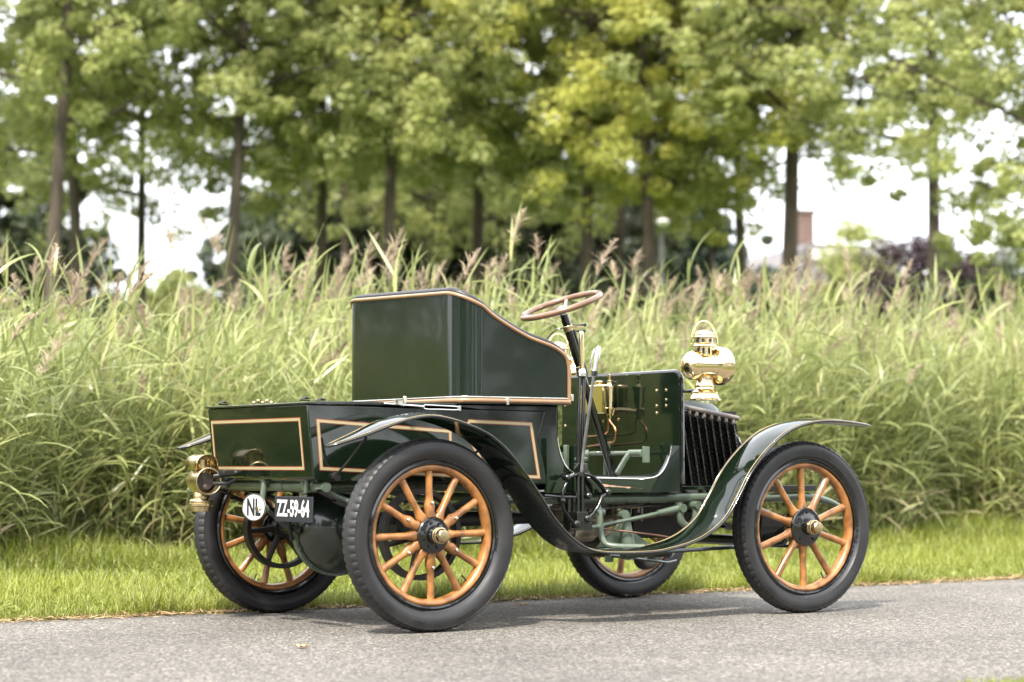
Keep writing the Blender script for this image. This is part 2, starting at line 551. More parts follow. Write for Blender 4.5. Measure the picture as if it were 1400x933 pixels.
def make_grass():
    parts = []
    n = 345000
    y = ROAD_Y1 - 0.03 + (5.6 - ROAD_Y1) * rng.random(n) ** 1.25
    a, b = xl(y) - 1.3, xr(y) + 1.2
    x = a + (b - a) * rng.random(n)
    out = rng.random(n) < 0.13
    x = np.where(out, np.where(rng.random(n) < .45, a - 3.5 * rng.random(n), b + 4.5 * rng.random(n)), x)
    # tufts: pull blades together
    tx, ty = np.round(x * 14) / 14, np.round(y * 14) / 14
    k = rng.random(n) * 0.5
    x = x * (1 - k) + (tx + rng.normal(0, 0.012, n)) * k
    y = np.maximum(y * (1 - k) + (ty + rng.normal(0, 0.012, n)) * k, ROAD_Y1 - 0.05 + 0.03 * np.sin(x * 9))
    patch = 0.5 + 0.5 * np.sin(x * 2.1 + 1.3 * np.sin(y * 1.7)) * np.sin(y * 2.9 + np.sin(x * 1.1))
    d = np.clip((y - ROAD_Y1) / 4.2, 0, 1)
    tuft = (np.sin(x * 6.3 + 1.7 * np.sin(x * 2.1)) > 0.55) & (y < ROAD_Y1 + 0.22)
    wild = np.clip(d * 1.5 - 0.55 + 0.35 * np.sin(x * 1.7 + 2 * np.sin(y * 2.3)), 0, 1)
    L = (0.045 + 0.055 * patch + 0.03 * d + 0.17 * wild ** 1.5) * rng.uniform(0.5, 1.5, n) * np.where(tuft, 1.7, 1.0)
    wd = rng.uniform(0.0026, 0.0052, n) * (1 + 0.5 * d)
    az = rng.uniform(0, 2 * PI, n)
    th0 = np.abs(rng.normal(0.25, 0.25, n))
    th1 = rng.uniform(0.2, 1.5, n)
    tone = np.clip(0.44 + 0.35 * (patch - 0.5) - 0.22 * wild + rng.normal(0, 0.2, n), 0, 0.8)
    dry = rng.random(n) < 0.05 + 0.06 * wild + 0.05 * (y < ROAD_Y1 + 0.12)
    tone[dry] = rng.uniform(0.9, 1.0, dry.sum())
    z = verge_z(y) - 0.008
    V, Q, T, _ = ribbons(np.stack([x, y, z], -1), az, th0, th1, L, wd, 3, [1, .9, .62, .05], rng.uniform(-.6, .6, n), tone)
    parts.append((V, Q, T, 0))
    # low broad leaves (dandelion, clover) and straw along the edge
    m = 8000
    y = ROAD_Y1 - 0.05 + rng.normal(0.02, 0.075, m)
    x = rng.uniform(-3, 8, m)
    V, Q, T, _ = ribbons(np.stack([x, y, 0.004 + 0.012 * rng.random(m)], -1), rng.uniform(0, 2 * PI, m), rng.uniform(1.2, 1.5, m), rng.uniform(-.1, .4, m),
                         rng.uniform(0.02, 0.07, m), rng.uniform(0.002, 0.005, m), 2, [.8, 1, .4], rng.uniform(-.5, .5, m), rng.uniform(0, 1, m))
    parts.append((V, Q, T, 1))
    m = 9000
    y = ROAD_Y1 + 0.05 + 4.2 * rng.random(m)
    x = xl(y) - 0.5 + (xr(y) - xl(y) + 1) * rng.random(m)
    V, Q, T, _ = ribbons(np.stack([x, y, verge_z(y) + 0.03 * rng.random(m)], -1), rng.uniform(0, 2 * PI, m), rng.uniform(0.5, 1.2, m), rng.uniform(0.2, 0.9, m),
                         rng.uniform(0.03, 0.07, m), rng.uniform(0.012, 0.024, m), 2, [.5, 1, .5], rng.uniform(-.4, .4, m), rng.uniform(0.0, 0.5, m))
    parts.append((V, Q, T, 0))
    V, Q, T, Mi = join(parts)
    o = bpy.data.objects.new('verge_grass', np_mesh('verge_grass', V, Q, [MT['grass'], MT['deadleaf']], T, Mi))
    C.objects.link(o)
    tag(o, 'bright green mown grass verge with straw along the asphalt edge', 'grass', kind='stuff')
    # the near side of the road: its tips show at the lower right corner
    n = 26000
    y = ROAD_Y0 + 0.04 - 1.2 * rng.random(n) ** 1.3
    x = rng.uniform(-2.2, 3.0, n)
    L = rng.uniform(0.025, 0.06, n) * np.clip(0.35 + 0.5 * (x + 1), 0.4, 1.0)
    V, Q, T, _ = ribbons(np.stack([x, y, x * 0 - 0.005], -1), rng.uniform(0, 2 * PI, n), np.abs(rng.normal(.3, .25, n)), rng.uniform(.2, 1.4, n), L,
                         rng.uniform(.003, .006, n), 3, [1, .9, .6, .05], rng.uniform(-.6, .6, n), np.clip(rng.normal(.45, .2, n), 0, 1))
    o = bpy.data.objects.new('roadside_grass', np_mesh('roadside_grass', V, Q, MT['grass'], T))
    C.objects.link(o)
    tag(o, 'blurred grass tips on the near edge of the road, lower right corner', 'grass', kind='stuff')
make_grass()

# ------------------------------------------------------------------ reed bed
def make_reeds():
    parts = []
    n = 9600
    y = 3.50 + 4.9 * rng.random(n) ** 1.35
    a, b = xl(y) - 7.0, xr(y) + 8.0
    x = a + (b - a) * rng.random(n)
    keep = ((x > xl(y) - 1.4) & (x < xr(y) + 1.6)) | (rng.random(n) < 0.55)
    x, y = x[keep], y[keep]
    # ragged front
    y = y + 0.22 * np.sin(x * 1.9) + 0.15 * np.sin(x * 4.3 + 1)
    n = len(x)
    u = (x - xl(y)) / (xr(y) - xl(y))                       # 0 left .. 1 right of the view
    bump = lambda c, wd_: np.exp(-((u - c) / wd_) ** 2)
    hm = (1.36 + 0.06 * np.sin(u * 21.0 + 0.4) + 0.05 * np.sin(u * 47) + 0.42 * bump(0.215, 0.035) + 0.10 * bump(0.02, 0.04) - 0.16 * bump(0.125, 0.03)
          + 0.20 * bump(0.40, 0.035) + 0.08 * bump(0.55, 0.06) + 0.34 * np.clip(u, 0, 1.05))
    H = hm * np.where(rng.random(n) < 0.12, rng.uniform(1.08, 1.38, n), np.clip(rng.normal(0.85, 0.16, n), 0.4, 1.08)) * (0.90 + 0.10 * np.clip((y - 4.8) / 2, 0, 1))
    base = np.stack([x, y, verge_z(y) - 0.01], -1)
    wind = math.atan2(-0.3, 0.95)
    az = rng.uniform(0, 2 * PI, n)
    th0 = np.abs(rng.normal(0.07, 0.11, n))
    th1 = np.abs(rng.normal(0.20, 0.26, n)) + 0.02
    tone = np.where(rng.random(n) < 0.07, rng.uniform(.88, 1, n), np.clip(rng.normal(0.35, 0.15, n), 0, 0.85))
    S = 8
    stw = rng.uniform(0.006, 0.009, n)
    sh = np.linspace(1, 0.45, S + 1)
    for ro in (0.0, PI / 2):
        V, Q, T, P = ribbons(base, az, th0, th1, H, stw, S, sh, np.full(n, ro), tone)
        parts.append((V, Q, T, 0))
    # leaves
    NL = 18
    li = np.repeat(np.arange(n), NL)
    f = np.tile(np.linspace(0.10, 0.985, NL), n) + rng.normal(0, 0.02, n * NL)
    f = np.clip(f, 0.05, 0.995)
    g = f * S
    i0 = np.minimum(g.astype(int), S - 1)
    fr = (g - i0)[:, None]
    pos = P[li, i0] * (1 - fr) + P[li, i0 + 1] * fr
    m = len(li)
    laz = np.where(rng.random(m) < 0.42, wind + rng.normal(0, 0.8, m), np.tile(np.arange(NL) % 2 * PI, n) + np.repeat(rng.uniform(0, 2 * PI, n), NL) + rng.normal(0, 0.5, m))
    top = f > 0.9
    lth0 = np.where(top, np.abs(rng.normal(0.25, 0.2, m)), np.abs(rng.normal(0.85, 0.38, m)))
    lth1 = np.where(top, np.abs(rng.normal(0.6, 0.5, m)), np.abs(rng.normal(0.75, 0.65, m)))
    ll = rng.uniform(0.22, 0.55, m) * np.where(f < 0.3, 0.8, 1) * np.where(top, 0.8, 1)
    lw = rng.uniform(0.008, 0.023, m)
    lt = np.clip(np.repeat(tone, NL) + rng.normal(0.1, 0.16, m), 0, 0.82)
    dry = rng.random(m) < 0.025 + 0.30 * (f < 0.30)
    lt[dry] = rng.uniform(0.88, 1.0, dry.sum())
    V, Q, T, _ = ribbons(pos, laz, lth0, lth1, ll, lw, 6, [.45, .9, 1, .92, .7, .42, .03], rng.normal(0, 0.55, m), lt)
    parts.append((V, Q, T, 0))
    # plumes
    pl = np.where(((H > hm * 1.04) & (rng.random(n) < 0.38)) | ((H > hm * .72) & (rng.random(n) < 0.085)))[0]
    NB = 64
    pi_ = np.repeat(pl, NB)
    mm = len(pi_)
    tip = P[pi_, S]
    dirv = P[pi_, S] - P[pi_, S - 1]
    dirv /= np.linalg.norm(dirv, axis=1)[:, None]
    plen = np.repeat(rng.uniform(0.17, 0.31, len(pl)), NB)
    q = np.tile(np.linspace(0, 1, NB), len(pl))
    paz = np.repeat(np.where(rng.random(len(pl)) < .6, wind + rng.normal(0, .5, len(pl)), rng.uniform(0, 2 * PI, len(pl))), NB)
    bend = (q ** 2) * plen * 0.30
    pos = tip + dirv * (q * plen)[:, None] + np.stack([np.cos(paz) * bend, np.sin(paz) * bend, -bend * 0.25], -1)
    bl = plen * (0.16 + 0.30 * np.sin(np.clip(q * 1.05 + 0.12, 0, 1) * PI) ** 0.8) * rng.uniform(0.55, 1.1, mm)
    V, Q, T, _ = ribbons(pos, paz + rng.normal(0, 1.1, mm), np.abs(rng.normal(0.45, 0.2, mm)), rng.uniform(0.2, 1.1, mm), bl, rng.uniform(0.004, 0.009, mm), 3,
                         [.35, 1, .8, .1], rng.uniform(-1.5, 1.5, mm), np.clip(np.repeat(rng.uniform(0.1, 0.75, len(pl)), NB) + rng.normal(0, .1, mm), 0, 1))
    parts.append((V, Q, T, 1))
    # dry litter and fallen leaves at the foot
    m = 16000
    yy = 4.5 + 2.2 * rng.random(m)
    xx = xl(yy) - 1 + (xr(yy) - xl(yy) + 2) * rng.random(m)
    V, Q, T, _ = ribbons(np.stack([xx, yy, verge_z(yy) + 0.35 * rng.random(m) ** 2], -1), rng.uniform(0, 2 * PI, m), rng.uniform(.3, 1.5, m), rng.uniform(-.1, .8, m),
                         rng.uniform(.15, .5, m), rng.uniform(.006, .014, m), 3, [1, 1, .8, .1], rng.uniform(-1, 1, m), np.where(rng.random(m) < .5, rng.uniform(.86, 1, m), rng.uniform(0, .5, m)))
    parts.append((V, Q, T, 0))
    V, Q, T, Mi = join(parts)
    o = bpy.data.objects.new('reed_bed', np_mesh('reed_bed', V, Q, [MT['reed'], MT['plume']], T, Mi))
    C.objects.link(o)
    tag(o, 'tall pale green reed bed with brownish pink plumes behind the verge', 'reeds', kind='stuff')
make_reeds()

# ------------------------------------------------------------------ trees
def leaf_cloud(centers, radii, per, size, seed, flat=0.75, tone_c=None):
    g = np.random.default_rng(seed)
    k = len(centers)
    n = k * per
    c = np.repeat(centers, per, 0)
    r = np.repeat(radii, per)[:, None]
    d = g.normal(0, 1, (n, 3))
    d /= np.linalg.norm(d, axis=1)[:, None]
    d *= (g.random(n) ** 0.33)[:, None]
    p = c + d * r * np.array([1, 1, flat])
    nrm = d * 0.75 + np.array([0, 0, 0.45]) + g.normal(0, 0.40, (n, 3))
    nrm /= np.linalg.norm(nrm, axis=1)[:, None]
    a = np.cross(nrm, g.normal(0, 1, (n, 3)))
    a /= np.linalg.norm(a, axis=1)[:, None]
    b = np.cross(nrm, a)
    s = (size * g.uniform(0.6, 1.3, n))[:, None]
    V = np.stack([p - a * s * .5, p + b * s * .36, p + a * s * .5, p - b * s * .36], 1).reshape(-1, 3)
    Q = np.arange(n * 4).reshape(-1, 4)
    tc = g.uniform(0.15, 0.65, k) if tone_c is None else tone_c
    T = np.repeat(np.clip(np.repeat(tc, per) + g.normal(0, 0.13, n), 0, 0.8), 4)
    return V, Q, T

def make_tree(name, seed, h, cb, cr, tr, mleaf, clumps=520, per=120, size=0.112, limbs=17, droop=0.0, fill=1.0, lean=0.0):
    """thing > trunk, crown. h height, cb crown base, cr crown radius, tr trunk radius"""
    g = np.random.default_rng(seed)
    root = empty(name)
    mb = MB()
    tp = []
    for i in range(9):
        t = i / 8
        tp.append((lean * t * t + 0.10 * math.sin(t * 5 + seed), 0.10 * math.sin(t * 4 + seed * 2), h * 0.93 * t))
    mb.tube(tp, [tr * (1.25 - 0.1 * i if i < 2 else 1.05) * (1 - 0.88 * (i / 8) ** 1.2) + 0.012 for i in range(9)], 10)
    cs, rs = [], []
    def tpt(z):
        t = min(z / (h * 0.93), 1) * 8
        i = min(int(t), 7)
        a, b = np.array(tp[i]), np.array(tp[i + 1])
        return a + (b - a) * (t - i)
    for k in range(limbs):
        f = (k + 0.5) / limbs
        z0 = cb * 0.86 + (h * 0.93 - cb * 0.86) * f ** 0.95
        rad = cr * (0.62 + 0.55 * math.sin(PI * min(1, f * 0.95 + 0.16))) * g.uniform(0.75, 1.12) * (1 if f < 0.75 else 1.3 - f * 0.75)
        az = k * 2.399 + g.normal(0, 0.3)
        s = tpt(z0)
        rise = rad * (0.25 + 0.55 * f) - droop * rad * (1 - f)
        pts = []
        for j in range(6):
            t = j / 5
            pts.append(s + np.array([math.cos(az) * rad * t, math.sin(az) * rad * t, rise * t ** 1.2 - 0.12 * rad * t * t]) + g.normal(0, 0.05 * rad, 3) * t)
        lr = tr * 0.38 * (1 - 0.6 * f)
        mb.tube(pts, [lr * (1 - 0.85 * j / 5) + 0.008 for j in range(6)], 6)
        for j in range(3):
            t0 = 0.35 + 0.2 * j
            s2 = pts[0] + (pts[5] - pts[0]) * t0
            az2 = az + (1 if j % 2 else -1) * g.uniform(0.5, 1.1)
            L2 = rad * g.uniform(0.3, 0.5)
            e2 = s2 + np.array([math.cos(az2) * L2, math.sin(az2) * L2, L2 * g.uniform(0.0, 0.6)])
            mb.tube([s2, (s2 + e2) / 2 + g.normal(0, .04, 3), e2], [lr * .4 + .006, lr * .25 + .005, .005], 5)
        nc = max(1, int(round(clumps / limbs)))
        for j in range(nc):
            t = g.uniform(0.28, 1.05)
            i = min(int(min(t, .999) * 5), 4)
            p = pts[i] + (pts[i + 1] - pts[i]) * (t * 5 - i)
            sp = 0.20 * rad + 0.18
            cs.append(p + g.normal(0, 1, 3) * np.array([sp, sp, sp * 0.75]) * fill)
            rs.append(g.choice([g.uniform(0.16, 0.32), g.uniform(0.26, 0.56)]) * (0.75 + 0.08 * cr))
    mb.build('trunk', MT['bark'], root)
    V, Q, T = leaf_cloud(np.array(cs), np.array(rs), per, size, seed + 99)
    o = bpy.data.objects.new('crown', np_mesh('crown', V, Q, mleaf, T, smooth=False))
    C.objects.link(o)
    o.parent = root
    return root

def make_conifer(name, seed, h, r, mleaf):
    root = empty(name)
    g = np.random.default_rng(seed)
    mb = MB()
    mb.tube([(0, 0, 0), (0, 0, h * .5), (0, 0, h * .97)], [0.16, 0.1, 0.02], 8)
    mb.build('trunk', MT['bark'], root)
    cs, rs = [], []
    for k in range(230):
        f = g.random() ** 1.3
        rad = r * (1 - f) * g.uniform(0.55, 1.05) + 0.08
        az = g.uniform(0, 2 * PI)
        cs.append((math.cos(az) * rad, math.sin(az) * rad, 0.5 + (h - 0.6) * f - 0.12 * rad))
        rs.append(0.22 + 0.30 * (1 - f))
    V, Q, T = leaf_cloud(np.array(cs), np.array(rs), 70, 0.13, seed, flat=0.5)
    o = bpy.data.objects.new('crown', np_mesh('crown', V, Q, mleaf, T, smooth=False))
    C.objects.link(o)
    o.parent = root
    return root

def make_bush(name, seed, h, r, mleaf, per=170, size=0.125):
    root = empty(name)
    g = np.random.default_rng(seed)
    mb = MB()
    for k in range(6):
        a = k * 1.05
        mb.tube([(0.05 * math.cos(a), 0.05 * math.sin(a), 0), (0.35 * r * math.cos(a), 0.35 * r * math.sin(a), h * .45), (0.6 * r * math.cos(a), .6 * r * math.sin(a), h * .8)], [.05, .03, .01], 6)
    mb.build('stems', MT['bark'], root)
    cs, rs = [], []
    for k in range(170):
        d = g.normal(0, 1, 3)
        d /= np.linalg.norm(d)
        q = g.random() ** 0.4
        cs.append((d[0] * r * q, d[1] * r * q, h * 0.52 + d[2] * h * 0.46 * q))
        rs.append(g.uniform(.3, .6))
    V, Q, T = leaf_cloud(np.array(cs), np.array(rs), per, size, seed)
    o = bpy.data.objects.new('foliage', np_mesh('foliage', V, Q, mleaf, T, smooth=False))
    C.objects.link(o)
    o.parent = root
    return root

def at(px, Z):
    """a spot on the ground Z metres deep on the view line through column px (design-time layout of the far trees)"""
    k = (px - 700) / 2933.33
    fx, fy = math.cos(yaw), math.sin(yaw)
    return (CX + Z * (fx + k * fy), CY + Z * (fy - k * fx), -0.06)

protoA = make_tree('broadleaf_tree', 11, 15.9, 7.8, 2.9, 0.145, MT['leaf'])
protoB = make_tree('broadleaf_tree', 23, 16.0, 7.6, 3.0, 0.14, MT['leaf'], clumps=530)
protoY = make_tree('yellowing_tree', 37, 15.0, 7.0, 3.0, 0.15, MT['leaf_y'], clumps=520)
protoS = make_tree('slender_tree', 41, 13.5, 7.0, 2.9, 0.13, MT['leaf'], clumps=270, per=95, limbs=17)
protoL = make_tree('low_tree', 47, 11.5, 4.9, 2.7, 0.14, MT['leaf'], clumps=440)
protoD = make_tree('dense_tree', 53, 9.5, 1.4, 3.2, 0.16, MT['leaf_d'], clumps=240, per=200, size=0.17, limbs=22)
used = set()
def plant(proto, px, Z, label, s=1.0, rz=0.0, group='row of broadleaf trees behind the reeds', sz=None, cat='tree', loc=None):
    if proto.name in used:
        o = copy_tree(proto)
    else:
        used.add(proto.name)
        o = proto
    o.location = loc or at(px, Z)
    o.rotation_euler = (0, 0, rz)
    o.scale = (s, s, sz or s)
    k = len(used) * 1.7 + px * .37
    o.rotation_euler = (0.035 * math.sin(k), 0.035 * math.cos(k * 1.3) + (-.07 if 'leaning' in label and 'dark dense' not in label else 0), rz)
    tag(o, label, cat, group)
    return o
plant(protoB, 70, 40, 'broad green tree with a dark double trunk at the far left of the row', 1.05, 0.4)
plant(protoA, 105, 44, 'green tree on the left rim of the white sky gap', 1.0, 2.2)
plant(protoS, 205, 47, 'thin dark stemmed tree standing inside the white sky gap on the left', 1.0, 1.1)
plant(protoA, 300, 42, 'green tree with a straight brown trunk on the right rim of the left sky gap', 1.0, 0.0)
plant(protoB, 425, 46, 'green tree with a faint trunk between the left sky gap and the seat back', 1.0, 2.9)
plant(protoA, 525, 43, 'green tree whose slim grey trunk rises above the left end of the seat back', 0.98, 4.0)
plant(protoB, 660, 46, 'green tree whose dark trunk rises above the sloping seat side', 1.0, 5.2)
plant(protoA, 785, 45, 'green tree with a leaning trunk above the steering wheel', 1.0, 1.7)
plant(protoY, 890, 43, 'yellowing tree left of the brass headlamp, the brightest crown of the row', 1.0, 0.6)
plant(protoB, 1010, 46, 'green tree just left of the thick dark trunk', 0.95, 3.3)
plant(protoB, 1070, 42, 'tree with the thickest dark brown trunk, above the front mudguard', 1.25, 1.4, sz=1.03)
plant(protoS, 1268, 40, 'airy tree with a tall bare trunk in front of the bright sky on the right', 1.08, 2.0)
plant(protoL, 1445, 35, 'green tree with low hanging foliage at the right border', 0.9, 0.9)
plant(protoS, 470, 56, 'slender pale trunk between the faint trunk and the slim grey trunk', 1.1, 4.4)
plant(protoS, 848, 54, 'slender trunk just left of the white street lamp', 1.1, 0.3)
plant(protoS, 585, 57, 'slender trunk midway between the slim grey trunk and the dark trunk', 1.1, 5.0)
GD = 'dense trees of the second row'
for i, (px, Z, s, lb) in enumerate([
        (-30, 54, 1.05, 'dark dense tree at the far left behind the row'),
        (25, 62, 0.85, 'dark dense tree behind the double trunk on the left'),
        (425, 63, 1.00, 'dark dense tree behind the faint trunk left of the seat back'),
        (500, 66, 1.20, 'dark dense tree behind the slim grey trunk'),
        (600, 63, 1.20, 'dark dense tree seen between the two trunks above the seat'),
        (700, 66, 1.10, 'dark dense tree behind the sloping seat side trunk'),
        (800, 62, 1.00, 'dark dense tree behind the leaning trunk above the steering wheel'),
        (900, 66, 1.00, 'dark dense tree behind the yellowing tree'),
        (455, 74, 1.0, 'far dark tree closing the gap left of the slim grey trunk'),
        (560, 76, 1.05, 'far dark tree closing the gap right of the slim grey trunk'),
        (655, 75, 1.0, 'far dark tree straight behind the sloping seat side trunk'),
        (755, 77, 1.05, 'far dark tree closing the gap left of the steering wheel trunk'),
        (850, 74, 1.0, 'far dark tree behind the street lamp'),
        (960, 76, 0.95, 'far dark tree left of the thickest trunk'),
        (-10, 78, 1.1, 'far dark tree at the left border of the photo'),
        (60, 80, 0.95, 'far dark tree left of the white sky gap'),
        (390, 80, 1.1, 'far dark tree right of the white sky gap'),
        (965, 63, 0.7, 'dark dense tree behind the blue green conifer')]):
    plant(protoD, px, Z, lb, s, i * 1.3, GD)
# trees out of frame: they stand in the reflections of the bodywork
GO = 'trees standing outside the frame'
for i, (x, y) in enumerate([(-30, 40), (-24, 43), (-18, 38), (-11, 41), (-5, 38), (2, 40), (-27, 31), (-21, 33), (-15, 30), (-9, 32), (-3.5, 31)]):
    plant(protoD if i > 5 else protoA if i % 2 else protoB, 0, 0, 'green tree of the row beyond the left border of the photo', 1.0, i * 1.1, GO, loc=(x, y, -.06))
for i, (x, y) in enumerate([(-60, -22), (-54, -25), (-48, -23), (-43, -26), (-38, -23), (-33, -25), (-29, -23), (-24, -24), (-19, -23), (-50, -12), (-56, -4), (-52, 6), (-58, 14), (-36, -17), (-41, -9), (-66, -14), (-68, 0), (-46, 0), (-45, 10), (-70, 12), (-14, -25), (-8, -23), (-2, -24), (4, -22.5), (10, -24), (16, -22.5), (22, -24), (28, -23), (34, -24), (40, -23), (47, -24), (54, -23)]):
    plant(protoD, 0, 0, 'tree across the road behind the camera, mirrored in the paintwork', 1.0, i * 1.7, GO, loc=(x, y, -.06))

cone = make_conifer('conifer_tree', 5, 8.2, 1.7, MT['leaf_c'])
cone.location = at(972, 52)
tag(cone, 'blue green conifer in the shade left of the thickest trunk', 'tree')
b1 = make_bush('purple_shrub', 61, 7.0, 2.0, MT['leaf_p'])
b1.location = at(1252, 56)
tag(b1, 'dark purple leaved shrub behind the bare trunk on the right', 'shrub', 'purple shrubs')
b2 = copy_tree(b1)
b2.location = at(1325, 55)
b2.scale = (1, 1, .92)
tag(b2, 'dark purple leaved shrub right of the bare trunk', 'shrub', 'purple shrubs')
b3 = make_bush('olive_shrub', 67, 8.6, 1.7, MT['leaf'])
b3.location = at(1185, 64)
tag(b3, 'olive green round shrub against the sky beside the chimney', 'shrub', 'green shrubs')
b4 = make_bush('hedge_shrub', 71, 6.1, 1.2, MT['leaf'])
b4.location = at(240, 56)
tag(b4, 'bright green shrub low in the left sky gap', 'shrub', 'green shrubs')
b5 = make_bush('shade_shrub', 73, 6.0, 2.1, MT['leaf_d'])
b5.location = at(175, 60)
tag(b5, 'dark shrub at the foot of the left sky gap', 'shrub', 'dark shrubs')
b6 = copy_tree(b5)
b6.location = at(300, 58)
tag(b6, 'dark shrub right of the bright green shrub in the left gap', 'shrub', 'dark shrubs')
b7 = copy_tree(b5)
b7.location = at(1380, 54)
b7.scale = (1.0, 1.0, 1.1)
tag(b7, 'dark shrub under the low foliage at the right border', 'shrub', 'dark shrubs')

# house behind the reeds on the right, and the street lamp
def house():
    root = empty('house', at(1140, 80))
    root.rotation_euler = (0, 0, yaw - PI / 2 + 0.25)
    root.scale = (1.1, 1, 1.05)
    mb = MB()
    mb.box((0, 3, 3.4), (4.6, 6, 6.8))
    mb.build('wall', MT['brick'], root)
    mb = MB()
    mb.prism([(-2.9, 6.7), (2.9, 6.7), (2.9, 6.95), (1.0, 8.5), (-1.0, 8.5), (-2.9, 6.95)], 1, -0.35, 6.4)
    rf = mb.build('roof', MT['roof'], root)
    mb = MB()
    mb.box((0.1, -0.42, 8.1), (2.2, 0.12, 0.35))
    mb.build('fascia', MT['render_wall'], root)
    mb = MB()
    mb.box((-0.2, 2.6, 8.9), (0.8, 0.6, 2.0))
    mb.box((-0.2, 2.6, 9.95), (0.95, 0.75, 0.12))
    mb.build('chimney', MT['brick'], rf)
    mb = MB()
    mb.box((0.0, -0.03, 4.0), (1.6, 0.05, 1.5))
    mb.build('window', MT['glass'], root)
    tag(root, 'blurred house with grey roof, white fascia and brick chimney above the reeds', 'house')
house()
def street_lamp():
    root = empty('street_lamp', at(905, 41))
    root.rotation_euler = (0, 0, yaw + PI / 2)
    mb = MB()
    mb.tube([(0, 0, 0), (0, 0, 3), (0, 0, 5.0), (0, .06, 5.2), (0, .22, 5.3)], [.07, .055, .045, .035, .03], 10)
    mb.build('pole', MT['steel'], root)
    mb = MB()
    mb.sphere((0, .45, 5.32), 0.3, 14, (0.42, 1.0, 0.28))
    mb.build('lamp_head', MT['white'], root)
    tag(root, 'white headed street lamp in front of the dark trees', 'street lamp')
street_lamp()

# fallen leaves on the asphalt
def fallen_leaf(x, y, rz, s, label):
    mb = MB()
    out = []
    for k in range(16):
        a = 2 * PI * k / 16
        r = s * (0.55 + 0.45 * abs(math.cos(a * 2.5)))
        out.append((r * math.cos(a), 0.8 * r * math.sin(a), 0.006 + 0.010 * math.sin(a * 3) ** 2))
    vs = [(0, 0, 0.004)] + out
    mb.add(vs, [(0, 1 + k, 1 + (k + 1) % 16) for k in range(16)])
    mb.tube([(s * .9, 0, .005), (s * 1.5, .01, .008)], .0012, 5)
    m = MT.setdefault('fallen', mat('fallen_leaf_tan', (0.52, 0.34, 0.19), 0.7, var=.2, vscale=60))
    o = mb.build('fallen_leaf', m, loc=(x, y, 0.002))
    o.rotation_euler = (0, 0, rz)
    sol = o.modifiers.new('thick', 'SOLIDIFY')
    sol.thickness = 0.0012
    tag(o, label, 'leaf', 'fallen leaves on the road')
fallen_leaf(-0.816, -1.10, 0.5, 0.032, 'tan fallen leaf on the asphalt left of the rear wheel')
fallen_leaf(1.22, 0.42, 2.0, 0.030, 'brown fallen leaf on the shaded asphalt beneath the car')
# ------------------------------------------------------------------ the car (X forward, right side at -Y, rear axle above the origin)
car = empty('vintage_car')
tag(car, 'dark green open veteran car with varnished wooden wheels parked on the asphalt', 'car')

def text_fit(txt, w_, h_, extr=0.0012, bold=0.0):
    vs, fs = text_geo(txt, 1.0, 0.01, bold=bold)
    xsz = [v[0] for v in vs]; ysz = [v[1] for v in vs]
    x0, x1, y0, y1 = min(xsz), max(xsz), min(ysz), max(ysz)
    return [((v[0] - (x0 + x1) / 2) * w_ / (x1 - x0), (v[1] - (y0 + y1) / 2) * h_ / (y1 - y0), (v[2] + .01) / .02 * extr) for v in vs], fs

